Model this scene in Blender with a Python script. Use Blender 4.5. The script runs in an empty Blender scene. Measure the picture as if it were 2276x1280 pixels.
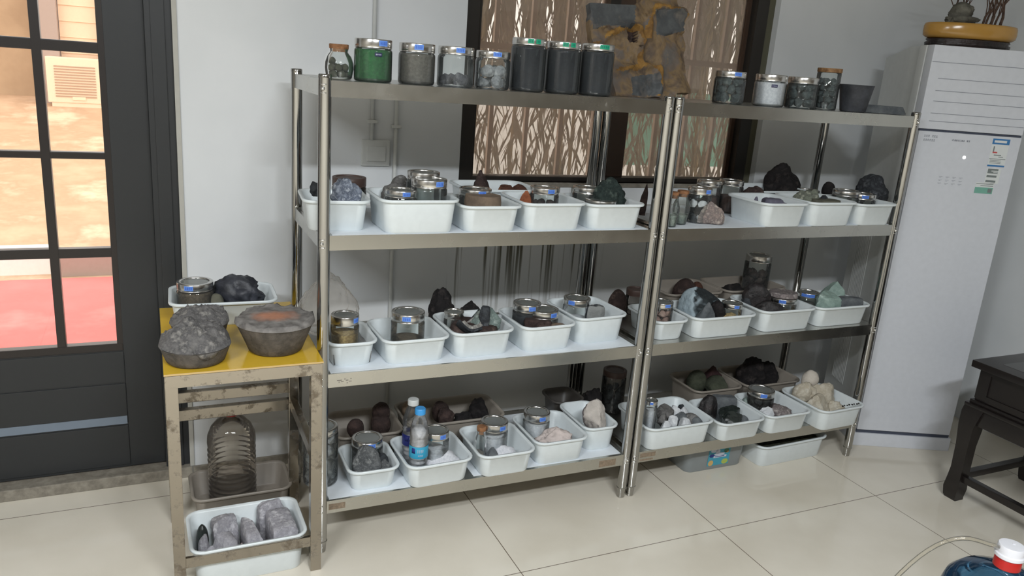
import bpy, bmesh, math, random
from mathutils import Vector, Matrix, noise

# ------------------------------------------------------------------ camera
scn = bpy.context.scene
COL = scn.collection
cam_d = bpy.data.cameras.new('camera'); cam = bpy.data.objects.new('camera', cam_d); COL.objects.link(cam)
cam_d.sensor_fit = 'HORIZONTAL'; cam_d.sensor_width = 36.0
cam_d.lens = 36.0 * 1746.73 / 2276.0
cam_d.clip_start = 0.05; cam_d.clip_end = 200
YAW, PITCH, ROLL = 0.4423, 0.2723, 0.0752
def cam_axes():
    cy, sy, cp, sp = math.cos(YAW), math.sin(YAW), math.cos(PITCH), math.sin(PITCH)
    f = Vector((sy*cp, cy*cp, -sp)); r = Vector((cy, -sy, 0)); u = r.cross(f)
    cr, sr = math.cos(ROLL), math.sin(ROLL)
    return cr*r + sr*u, -sr*r + cr*u, f
_r, _u, _f = cam_axes()
_m = Matrix((_r, _u, -_f)).transposed().to_4x4(); _m.translation = Vector((-0.472, -2.36, 1.6347))
cam.matrix_world = _m
scn.camera = cam

# ------------------------------------------------------------------ sky, lamps, exposure
scn.view_settings.view_transform = 'Standard'
scn.view_settings.look = 'None'
scn.view_settings.gamma = 1.0
scn.view_settings.use_curve_mapping = False
scn.view_settings.exposure = 0.16
world = bpy.data.worlds.new('sky'); scn.world = world; world.use_nodes = True
wb = world.node_tree.nodes['Background']
wb.inputs[0].default_value = (1.0, 0.98, 0.955, 1); wb.inputs[1].default_value = 2.6
def area_lamp(name, loc, sx, sy, power, color, rot=(0,0,0)):
    d = bpy.data.lights.new(name, 'AREA'); d.shape = 'RECTANGLE'; d.size = sx; d.size_y = sy
    d.energy = power; d.color = color
    o = bpy.data.objects.new(name, d); COL.objects.link(o); o.location = loc; o.rotation_euler = rot
    return o
area_lamp('ceiling_lamp', (0.15, -3.05, 2.86), 1.2, 0.22, 112, (0.92, 0.965, 1.0))
area_lamp('ceiling_lamp', (-2.0, -2.6, 2.86), 1.2, 0.22, 84, (0.92, 0.965, 1.0))

# ------------------------------------------------------------------ node helpers
def mat(name):
    m = bpy.data.materials.new(name); m.use_nodes = True
    nt = m.node_tree; nt.nodes.clear()
    return m, nt
def nd(nt, typ, **kw):
    n = nt.nodes.new(typ)
    for k, v in kw.items():
        if k[0] == '_': n.inputs[k[1:].replace('_', ' ')].default_value = v
        else: setattr(n, k, v)
    return n
def lk(nt, a, ao, b, bi): nt.links.new(a.outputs[ao], b.inputs[bi])
def rgba(c): return (c[0], c[1], c[2], 1)
def s2l(r, g, b):
    f = lambda v: (v/255/12.92 if v/255 <= .04045 else ((v/255+.055)/1.055)**2.4)
    return (f(r), f(g), f(b))
def ramp(nt, stops):
    r = nd(nt, 'ShaderNodeValToRGB'); e = r.color_ramp.elements
    e[0].position, e[0].color = stops[0][0], rgba(stops[0][1]); e[1].position, e[1].color = stops[-1][0], rgba(stops[-1][1])
    for p, c in stops[1:-1]:
        n = e.new(p); n.color = rgba(c)
    return r
def plain(name, col, rough=.5, metal=0, bump=0, bscale=40, spec=.5, coat=0, emit=None):
    m, nt = mat(name); o = nd(nt, 'ShaderNodeOutputMaterial'); b = nd(nt, 'ShaderNodeBsdfPrincipled')
    b.inputs['Base Color'].default_value = rgba(col); b.inputs['Roughness'].default_value = rough
    b.inputs['Metallic'].default_value = metal; b.inputs['Specular IOR Level'].default_value = spec
    b.inputs['Coat Weight'].default_value = coat
    tc = nd(nt, 'ShaderNodeTexCoord')
    n = nd(nt, 'ShaderNodeTexNoise', _Scale=bscale, _Detail=4.0); lk(nt, tc, 'Object', n, 'Vector')
    mx = nd(nt, 'ShaderNodeMix', data_type='RGBA', blend_type='MULTIPLY'); mx.inputs[0].default_value = .12
    mx.inputs[6].default_value = rgba(col); lk(nt, n, 'Fac', mx, 7); lk(nt, mx, 2, b, 'Base Color')
    if bump:
        bp = nd(nt, 'ShaderNodeBump', _Strength=bump, _Distance=.004); lk(nt, n, 'Fac', bp, 'Height'); lk(nt, bp, 'Normal', b, 'Normal')
    if emit:
        b.inputs['Emission Color'].default_value = rgba(col); b.inputs['Emission Strength'].default_value = emit
    lk(nt, b, 0, o, 0); return m
def stone(name, c1, c2, scale=18, rough=.85, bump=.6, c3=None, spec=.3, fine=90):
    m, nt = mat(name); o = nd(nt, 'ShaderNodeOutputMaterial'); b = nd(nt, 'ShaderNodeBsdfPrincipled', _Roughness=rough)
    b.inputs['Specular IOR Level'].default_value = spec
    tc = nd(nt, 'ShaderNodeTexCoord')
    n = nd(nt, 'ShaderNodeTexNoise', _Scale=scale, _Detail=6.0, _Roughness=.65); lk(nt, tc, 'Object', n, 'Vector')
    st = [(.35, c1), (.62, c2)] if c3 is None else [(.3, c1), (.52, c2), (.68, c3)]
    r = ramp(nt, st); lk(nt, n, 'Fac', r, 0); lk(nt, r, 0, b, 'Base Color')
    n2 = nd(nt, 'ShaderNodeTexNoise', _Scale=fine, _Detail=5.0, _Roughness=.7); lk(nt, tc, 'Object', n2, 'Vector')
    bp = nd(nt, 'ShaderNodeBump', _Strength=bump, _Distance=.006); lk(nt, n2, 'Fac', bp, 'Height'); lk(nt, bp, 'Normal', b, 'Normal')
    lk(nt, b, 0, o, 0); return m
def metal(name, col, rough=.2, dirt=None, dscale=9, thr=.56):
    m, nt = mat(name); o = nd(nt, 'ShaderNodeOutputMaterial'); b = nd(nt, 'ShaderNodeBsdfPrincipled', _Metallic=1.0)
    tc = nd(nt, 'ShaderNodeTexCoord')
    n = nd(nt, 'ShaderNodeTexNoise', _Scale=14.0, _Detail=5.0); lk(nt, tc, 'Object', n, 'Vector')
    mr = nd(nt, 'ShaderNodeMapRange'); mr.inputs[3].default_value = rough*.75; mr.inputs[4].default_value = rough*1.4
    lk(nt, n, 'Fac', mr, 0); lk(nt, mr, 0, b, 'Roughness')
    b.inputs['Base Color'].default_value = rgba(col)
    if dirt:
        n2 = nd(nt, 'ShaderNodeTexNoise', _Scale=float(dscale), _Detail=6.0, _Roughness=.7); lk(nt, tc, 'Object', n2, 'Vector')
        r = ramp(nt, [(thr, (0,0,0)), (thr+.1, (1,1,1))]); lk(nt, n2, 'Fac', r, 0)
        mx = nd(nt, 'ShaderNodeMix', data_type='RGBA'); mx.inputs[6].default_value = rgba(col); mx.inputs[7].default_value = rgba(dirt)
        lk(nt, r, 0, mx, 0); lk(nt, mx, 2, b, 'Base Color')
        mt = nd(nt, 'ShaderNodeMapRange'); mt.inputs[3].default_value = 1.0; mt.inputs[4].default_value = .35
        lk(nt, r, 0, mt, 0); lk(nt, mt, 0, b, 'Metallic')
    lk(nt, b, 0, o, 0); return m
def veil_glass(name, tint, haze, hcol):
    m = thin_glass(name, tint); nt = m.node_tree; o = [n for n in nt.nodes if n.type == 'OUTPUT_MATERIAL'][0]; src = o.inputs[0].links[0].from_node
    t = nd(nt, 'ShaderNodeBsdfTranslucent'); t.inputs[0].default_value = rgba(hcol); mx = nd(nt, 'ShaderNodeMixShader'); mx.inputs[0].default_value = haze
    lk(nt, src, 0, mx, 1); lk(nt, t, 0, mx, 2); lk(nt, mx, 0, o, 0); return m
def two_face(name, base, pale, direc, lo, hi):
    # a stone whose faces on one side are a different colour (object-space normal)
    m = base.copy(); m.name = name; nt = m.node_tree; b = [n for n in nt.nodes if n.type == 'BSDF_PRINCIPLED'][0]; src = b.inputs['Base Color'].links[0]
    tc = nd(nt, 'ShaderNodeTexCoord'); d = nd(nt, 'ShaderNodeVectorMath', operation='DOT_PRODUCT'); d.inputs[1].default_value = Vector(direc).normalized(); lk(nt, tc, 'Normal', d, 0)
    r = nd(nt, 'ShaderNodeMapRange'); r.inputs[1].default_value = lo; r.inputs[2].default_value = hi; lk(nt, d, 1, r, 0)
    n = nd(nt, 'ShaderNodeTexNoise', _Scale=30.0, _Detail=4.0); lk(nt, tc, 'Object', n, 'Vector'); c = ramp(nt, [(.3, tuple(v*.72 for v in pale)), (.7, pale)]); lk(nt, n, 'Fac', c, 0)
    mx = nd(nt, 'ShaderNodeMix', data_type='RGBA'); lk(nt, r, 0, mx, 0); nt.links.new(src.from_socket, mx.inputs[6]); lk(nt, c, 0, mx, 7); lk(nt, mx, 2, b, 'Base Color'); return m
def thin_glass(name, tint=(1,1,1), f0=.05, haze=0.0, hcol=(.6,.6,.6), rough=.02, ior=1.45):
    m, nt = mat(name); o = nd(nt, 'ShaderNodeOutputMaterial')
    t = nd(nt, 'ShaderNodeBsdfTransparent'); t.inputs[0].default_value = rgba(tint)
    g = nd(nt, 'ShaderNodeBsdfGlossy', _Roughness=rough); g.inputs[0].default_value = (1,1,1,1)
    fr = nd(nt, 'ShaderNodeFresnel', _IOR=ior)
    mx = nd(nt, 'ShaderNodeMixShader'); lk(nt, fr, 0, mx, 0); lk(nt, t, 0, mx, 1); lk(nt, g, 0, mx, 2)
    last = mx
    if haze:
        d = nd(nt, 'ShaderNodeBsdfDiffuse'); d.inputs[0].default_value = rgba(hcol)
        tc = nd(nt, 'ShaderNodeTexCoord'); n = nd(nt, 'ShaderNodeTexNoise', _Scale=7.0, _Detail=5.0); lk(nt, tc, 'Object', n, 'Vector')
        ml = nd(nt, 'ShaderNodeMath', operation='MULTIPLY'); ml.inputs[1].default_value = haze*2; lk(nt, n, 'Fac', ml, 0)
        m2 = nd(nt, 'ShaderNodeMixShader'); lk(nt, ml, 0, m2, 0); lk(nt, mx, 0, m2, 1); lk(nt, d, 0, m2, 2); last = m2
    lk(nt, last, 0, o, 0); return m

M = {}
M['steel'] = metal('steel', (.40,.395,.38), .11)
M['steel_apron'] = metal('steel_apron', (.55,.54,.50), .24, (.40,.37,.33), 7, .66)
M['steel_top'] = metal('steel_top', (.60,.59,.56), .30)
M['cart_steel'] = metal('cart_steel', (.38,.345,.295), .18, (.15,.12,.085), 15, .52)
M['lid_steel'] = metal('lid_steel', (.62,.61,.59), .22)
M['bolt'] = metal('bolt', (.75,.74,.72), .18)
M['glass'] = thin_glass('jar_glass', (.95,.975,.965), haze=.035, hcol=(.75,.8,.8))
M['glass_smoky'] = thin_glass('smoky_glass', (.62,.60,.58), haze=.05, hcol=(.3,.28,.27))
M['lid_glass'] = plain('lid_glass', (.17,.18,.17), .12)
M['pane'] = veil_glass('window_pane', (.84,.81,.77), .27, (.46,.405,.36))
M['door_pane'] = thin_glass('door_pane', (.97,.95,.93), haze=.01)
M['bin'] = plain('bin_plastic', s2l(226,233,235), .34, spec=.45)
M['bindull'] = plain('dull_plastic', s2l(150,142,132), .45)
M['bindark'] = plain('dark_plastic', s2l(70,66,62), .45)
M['tubgrey'] = plain('grey_plastic', s2l(140,146,148), .3)
M['paper'] = plain('paper', s2l(232,238,244), .7)
M['cork'] = stone('cork', s2l(165,120,85), s2l(120,82,55), 60, .8, .3)
M['wood_lid'] = stone('lid_wood', s2l(170,135,95), s2l(110,78,50), 40, .6, .2)
M['brown_lid'] = plain('brown_lid', s2l(84,66,60), .4)
M['label_blue'] = plain('label_blue', s2l(104,150,234), .5)
M['ink_blue'] = plain('ink_blue', s2l(48,88,190), .6)
M['label_green'] = plain('label_green', s2l(20,165,125), .5)
M['ink_green'] = plain('ink_green', s2l(10,95,90), .6)
M['navy'] = plain('badge_navy', s2l(38,38,82), .4)
M['white_ink'] = plain('badge_white', s2l(205,210,225), .5)
# powders
for k, a, b_ in (('pw_green',(52,118,66),(38,96,54)),('pw_grey',(122,117,110),(100,96,90)),('pw_black',(38,42,50),(28,31,38)),('pw_white',(222,222,226),(196,198,204)),
                ('pw_brown',(98,74,66),(70,52,46)),('pw_glassy',(150,160,152),(112,122,116)),('pw_yellow',(196,172,120),(150,124,84)),('pw_brown2',(112,98,80),(78,66,54)),('pw_olive',(92,92,74),(58,60,50)),('pw_cement',(142,142,140),(118,118,117))):
    M[k] = stone(k, s2l(*a), s2l(*b_), 120, .9, .25, fine=260)
for k, a, b_, c_, sc, bu in (
    ('st_olive',(84,84,68),(52,54,44),None,30,.4),('st_grey',(138,138,142),(92,92,98),(172,172,172),35,.5),('st_pale',(196,198,200),(140,142,146),(220,222,222),35,.5),
    ('st_dark',(104,114,114),(68,76,78),(136,146,146),35,.5),('st_brown',(70,58,52),(44,36,34),None,30,.5),('st_pink',(190,160,148),(140,112,104),None,40,.4),
    ('rk_silver',(190,198,212),(96,104,120),(214,220,230),46,.9),('rk_dark',(74,78,82),(42,44,48),(104,108,112),24,.8),('rk_grey',(136,134,132),(92,90,88),(160,160,158),24,.7),
    ('rk_tan',(136,118,100),(106,92,80),None,20,.3),('rk_brown',(76,60,56),(50,40,38),(96,80,74),24,.5),('rk_rust',(118,74,54),(70,46,38),(142,98,70),26,.7),
    ('rk_orange',(168,104,70),(120,68,46),None,24,.6),('rk_green',(62,74,70),(36,46,44),(94,106,98),30,1.),('rk_pink',(178,160,150),(120,110,108),(206,192,180),46,.9),
    ('rk_purple',(112,110,124),(84,82,96),None,18,.35),('rk_mintgrey',(150,156,138),(104,108,98),(188,190,172),32,.8),('rk_olive',(112,110,96),(84,84,74),None,20,.3),
    ('rk_black',(46,42,42),(26,24,25),(64,58,56),22,.7),('rk_shard',(96,92,86),(66,62,58),(126,120,112),50,.6),('rk_mint',(150,166,160),(108,122,118),(180,192,186),28,.7),
    ('rk_slate',(110,114,116),(84,88,92),None,26,.4),('rk_slag',(60,66,68),(36,40,42),(120,140,150),12,1.),('rk_pinkgrey',(160,150,148),(112,104,104),(184,176,172),34,.8),
    ('rk_porous',(128,130,130),(80,82,84),(154,156,154),46,1.),('rk_pinkwhite',(214,200,194),(170,152,148),(230,220,214),40,1.),('rk_cream',(206,198,186),(182,174,164),None,14,.25),
    ('rk_white',(228,230,232),(188,190,194),None,26,.4),('rk_chalk',(212,206,192),(176,166,148),(228,222,208),18,.6),('rk_olivedark',(76,80,66),(48,52,42),None,20,.4),
    ('rk_maroon',(74,50,50),(48,34,36),None,20,.4),('rk_ash',(196,194,200),(150,148,154),(212,210,214),26,.8),('rk_crust',(138,135,132),(98,96,96),(164,160,154),34,1.),('rk_wall',(104,98,92),(74,70,66),None,28,.5)):
    M[k] = stone(k, s2l(*a), s2l(*b_), sc, .85, bu, None if c_ is None else s2l(*c_))
M['rk_slag2'] = two_face('rk_slag_faced', M['rk_slag'], s2l(176,192,200), (-.75,-.25,.6), .45, .62)
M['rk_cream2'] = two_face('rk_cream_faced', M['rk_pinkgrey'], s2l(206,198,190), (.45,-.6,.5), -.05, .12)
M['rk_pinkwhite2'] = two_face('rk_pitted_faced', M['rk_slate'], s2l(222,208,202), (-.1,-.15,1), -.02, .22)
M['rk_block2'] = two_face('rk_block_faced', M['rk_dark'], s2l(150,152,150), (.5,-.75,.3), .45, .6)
M['rk_blackgloss'] = stone('rk_blackgloss', s2l(62,54,54), s2l(30,28,29), 22, .45, .6, s2l(82,78,78), spec=.5)
M['rk_gloss'] = stone('rk_gloss', s2l(48,56,52), s2l(26,30,30), 14, .22, .3, spec=.6)
M['rk_clump'] = stone('rk_clump', s2l(62,64,72), s2l(38,40,46), 20, .42, .3, spec=.5)
M['rk_glass'] = stone('rk_glass', s2l(172,194,184), s2l(136,158,150), 16, .3, .4, s2l(194,212,204), spec=.5)

# ------------------------------------------------------------------ mesh helpers
def meta(o, label=None, cat=None, group=None, kind=None):
    if label: o['label'] = label
    if cat: o['category'] = cat
    if group: o['group'] = group
    if kind: o['kind'] = kind
    return o
def obj(name, bm, mats, parent=None, loc=None, rotz=0, smooth=True, auto=None, wn=False):
    me = bpy.data.meshes.new(name)
    bmesh.ops.recalc_face_normals(bm, faces=bm.faces)
    bm.to_mesh(me); bm.free()
    for m in (mats if isinstance(mats, (list, tuple)) else [mats]): me.materials.append(M[m] if isinstance(m, str) else m)
    if smooth:
        me.polygons.foreach_set('use_smooth', [True]*len(me.polygons))
        if auto is not None: me.set_sharp_from_angle(angle=math.radians(auto))
    o = bpy.data.objects.new(name, me); COL.objects.link(o)
    if parent: o.parent = parent
    if loc is not None: o.location = loc
    o.rotation_euler.z = rotz
    return o
def thing(name, label, cat, loc=(0,0,0), rotz=0, group=None):
    o = bpy.data.objects.new(name, None); COL.objects.link(o); o.location = loc; o.rotation_euler.z = rotz
    o.empty_display_size = .05
    return meta(o, label, cat, group)
def structure(o): o['kind'] = 'structure'; return o
def setmi(faces, mi):
    for f in faces: f.material_index = mi
def box(bm, x0, x1, y0, y1, z0, z1, mi=0, bev=0):
    vs = [bm.verts.new(p) for p in ((x0,y0,z0),(x1,y0,z0),(x1,y1,z0),(x0,y1,z0),(x0,y0,z1),(x1,y0,z1),(x1,y1,z1),(x0,y1,z1))]
    fs = [bm.faces.new([vs[i] for i in q]) for q in ((0,3,2,1),(4,5,6,7),(0,1,5,4),(1,2,6,5),(2,3,7,6),(3,0,4,7))]
    setmi(fs, mi)
    if bev:
        r = bmesh.ops.bevel(bm, geom=list({e for f in fs for e in f.edges}), offset=bev, segments=2, affect='EDGES', profile=.7)
        setmi(r['faces'], mi)
    return fs
def prism(bm, pts, z0, z1, mi=0):
    a = [bm.verts.new((x, y, z0)) for x, y in pts]; b = [bm.verts.new((x, y, z1)) for x, y in pts]
    fs = [bm.faces.new(a[::-1]), bm.faces.new(b)]
    for i in range(len(pts)):
        j = (i+1) % len(pts); fs.append(bm.faces.new((a[i], a[j], b[j], b[i])))
    setmi(fs, mi); return fs
def lathe(bm, prof, seg=32, cx=0, cy=0, z=0, mi=0, cap0=True, cap1=True, ax=1, ay=1):
    rings = []
    for r, h in prof:
        rings.append([bm.verts.new((cx+ax*r*math.cos(2*math.pi*i/seg), cy+ay*r*math.sin(2*math.pi*i/seg), z+h)) for i in range(seg)])
    fs = []
    for a, b in zip(rings, rings[1:]):
        for i in range(seg):
            j = (i+1) % seg; fs.append(bm.faces.new((a[i], a[j], b[j], b[i])))
    if cap0: fs.append(bm.faces.new(rings[0][::-1]))
    if cap1: fs.append(bm.faces.new(rings[-1]))
    setmi(fs, mi); return fs
def tube(bm, pts, r, seg=10, mi=0, caps=True, radii=None):
    pts = [Vector(p) for p in pts]; rings = []; prev = None
    for i, p in enumerate(pts):
        d = (pts[min(i+1, len(pts)-1)] - pts[max(i-1, 0)]).normalized()
        a = Vector((0,0,1)) if abs(d.z) < .9 else Vector((1,0,0))
        if prev is not None: a = prev
        n = (a - d*a.dot(d)).normalized(); prev = n; b = d.cross(n)
        rr = radii[i] if radii else r
        rings.append([bm.verts.new(p + rr*(n*math.cos(2*math.pi*k/seg) + b*math.sin(2*math.pi*k/seg))) for k in range(seg)])
    fs = []
    for a, b in zip(rings, rings[1:]):
        for i in range(seg):
            j = (i+1) % seg; fs.append(bm.faces.new((a[i], a[j], b[j], b[i])))
    if caps: fs += [bm.faces.new(rings[0][::-1]), bm.faces.new(rings[-1])]
    setmi(fs, mi); return fs
def arc_patch(bm, r, a0, a1, z0, z1, mi=0, seg=8, thick=.0004):
    ang = [a0+(a1-a0)*i/seg for i in range(seg+1)]
    lo = [[bm.verts.new((rr*math.cos(a), rr*math.sin(a), zz)) for a in ang] for rr, zz in ((r,z0),(r,z1))]
    hi = [[bm.verts.new(((r+thick)*math.cos(a), (r+thick)*math.sin(a), zz)) for a in ang] for zz in (z0,z1)]
    fs = []
    for i in range(seg):
        fs.append(bm.faces.new((hi[0][i], hi[0][i+1], hi[1][i+1], hi[1][i])))
        fs.append(bm.faces.new((lo[0][i], hi[0][i], hi[0][i+1], lo[0][i+1]))); fs.append(bm.faces.new((lo[1][i], lo[1][i+1], hi[1][i+1], hi[1][i])))
        fs.append(bm.faces.new((lo[0][i+1], lo[0][i], lo[1][i], lo[1][i+1])))
    for i in (0, seg): fs.append(bm.faces.new((lo[0][i], lo[1][i], hi[1][i], hi[0][i])))
    setmi(fs, mi); return fs
def new(): return bmesh.new()

# ------------------------------------------------------------------ builders
def rrect(w, d, r, seg=5):
    r = min(r, w/2-.001, d/2-.001); pts = []
    for cx, cy, a0 in ((w/2-r, d/2-r, 0), (-w/2+r, d/2-r, 90), (-w/2+r, -d/2+r, 180), (w/2-r, -d/2+r, 270)):
        for i in range(seg+1):
            a = math.radians(a0+90*i/seg); pts.append((cx+r*math.cos(a), cy+r*math.sin(a)))
    return pts
def make_bin(label, x0, x1, yf, d, h, z, rot, m, name='plastic_tub'):
    w = x1-x0; fl = .012; lip = .008; t = .0025
    bm = new()
    loops = [(w-2*lip-2*fl-.006, d-2*lip-2*fl-.006, .030, 0.0), (w-2*lip-2*fl, d-2*lip-2*fl, .032, .005), (w-2*lip-.006, d-2*lip-.006, .036, h-.012), (w-2*lip, d-2*lip, .036, h-.010),
             (w-.002, d-.002, .042, h-.009), (w, d, .042, h-.006), (w, d, .042, h-.002), (w-.004, d-.004, .041, h), (w-2*lip-.002, d-2*lip-.002, .036, h-.001),
             (w-2*lip-2*t-.004, d-2*lip-2*t-.004, .035, h-.006), (w-2*lip-2*fl-2*t, d-2*lip-2*fl-2*t, .03, .007), (w-2*lip-2*fl-.012, d-2*lip-2*fl-.012, .028, .0035)]
    rings = [[bm.verts.new((x, y, zz)) for x, y in rrect(a, b, r)] for a, b, r, zz in loops]
    for a, b in zip(rings, rings[1:]):
        for i in range(len(a)):
            j = (i+1) % len(a); bm.faces.new((a[i], a[j], b[j], b[i]))
    bm.faces.new(rings[0][::-1]); bm.faces.new(rings[-1])
    o = obj(name, bm, m, None, ((x0+x1)/2, yf+d/2, z), math.radians(rot), auto=50)
    return meta(o, label, 'tub', 'plastic tubs on the steel racks')

CAMXY = Vector((-0.472, -2.36))
_stone_cache = {}
def rock_bm(seed, sx, sy, h, style, sub=3):
    rnd = random.Random(seed); bm = new()
    off = Vector((rnd.uniform(-50,50), rnd.uniform(-50,50), rnd.uniform(-50,50)))
    planes = []
    npl = {'angular': 11, 'rough': 5, 'crumple': 5, 'wedge': 7, 'peak': 8, 'boulder': 4, 'block': 3}.get(style, 0)
    for _ in range(npl):
        v = Vector((rnd.gauss(0,1), rnd.gauss(0,1), rnd.gauss(0,.8))).normalized(); planes.append((v, rnd.uniform(.52, .86)))
    if style in ('disc', 'plate'):
        R = 28; prof = [(.0,0),(.93,0),(1,.12),(1,.8),(.95,1),(0,1)] if style == 'disc' else [(0,0),(1,0),(1,.2),(.86,1),(0,1)]
        rings = []
        for r, zz in prof:
            rings.append([bm.verts.new((r*math.cos(2*math.pi*i/R)*(1+.04*noise.noise(Vector((math.cos(i*.22)*2,math.sin(i*.22)*2,seed)))) if style=='disc' else r*max(-1,min(1,1.25*math.cos(2*math.pi*i/R))),
                                        r*math.sin(2*math.pi*i/R) if style=='disc' else r*max(-1,min(1,1.25*math.sin(2*math.pi*i/R))), zz)) for i in range(R)])
        for a, b in zip(rings, rings[1:]):
            for i in range(R):
                j = (i+1) % R; bm.faces.new((a[i], a[j], b[j], b[i]))
        bmesh.ops.remove_doubles(bm, verts=bm.verts, dist=1e-5)
    else:
        bmesh.ops.create_icosphere(bm, subdivisions=sub, radius=1)
        for v in bm.verts:
            n = v.co.normalized(); N = lambda s: noise.noise(n*s + off)
            r = 1.0; p = n.copy()
            if style in ('block', 'slab'):
                k = 7; q = (abs(n.x)**k + abs(n.y)**k + abs(n.z)**k)**(-1/k); r = q
            for pn, pd in planes:
                c = n.dot(pn)
                if c > 0: r = min(r, pd/c)
            if style == 'smooth': r += .10*N(1.2) + .02*N(5)
            elif style == 'rough': r += .16*N(1.6) + .10*N(4) + .05*N(9)
            elif style == 'crumple': r += .16*N(1.4) + .20*(.35-abs(N(3.1))) + .09*N(7) + .05*N(14)
            elif style == 'clump': r += .22*N(1.3) + .50*(.32-abs(N(2.1))) + .10*(.3-abs(N(4.5))) + .03*N(9)
            elif style in ('angular', 'wedge', 'peak'): r += .05*N(3) + .03*N(8)
            elif style in ('block', 'slab'): r += .07*N(1.7) + .03*N(6)
            elif style == 'boulder': r += .06*N(1.5) + .015*N(7)
            p = n*r
            if style in ('wedge', 'peak'):
                t = max(0, min(1, (p.z+1)/2)); k = 1-.78*t**.9; p.x = p.x*k*1.15 + .22*t*rnd.choice((1,)); p.y *= (1-.5*t)
            v.co = p
    zs = [v.co.z for v in bm.verts]; lo, hi = min(zs), max(zs)
    cut = lo + (hi-lo)*(.10 if style not in ('disc','plate') else 0)
    for v in bm.verts: v.co.z = max(v.co.z, cut)
    xs = [v.co.x for v in bm.verts]; ys = [v.co.y for v in bm.verts]
    ax, bx, ay, by = min(xs), max(xs), min(ys), max(ys)
    for v in bm.verts:
        v.co = Vector(((v.co.x-(ax+bx)/2)*2*sx/(bx-ax), (v.co.y-(ay+by)/2)*2*sy/(by-ay), (v.co.z-cut)*h/(hi-cut)))
    return bm
def make_rock(name, x, y, z, sx, sy, h, style, m, label, seed, group=None, cat=None, rot=-25.0):
    bm = rock_bm(seed, sx, sy, h, style, 4 if max(sx, h) > .045 else 3)
    o = obj(name, bm, m, None, (x, y, z), math.radians(rot), auto=40 if style in ('angular','wedge','peak','block','slab','disc','plate') else None)
    return meta(o, label, cat or ('shard' if 'shard' in name else 'rock'), group)

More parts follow.
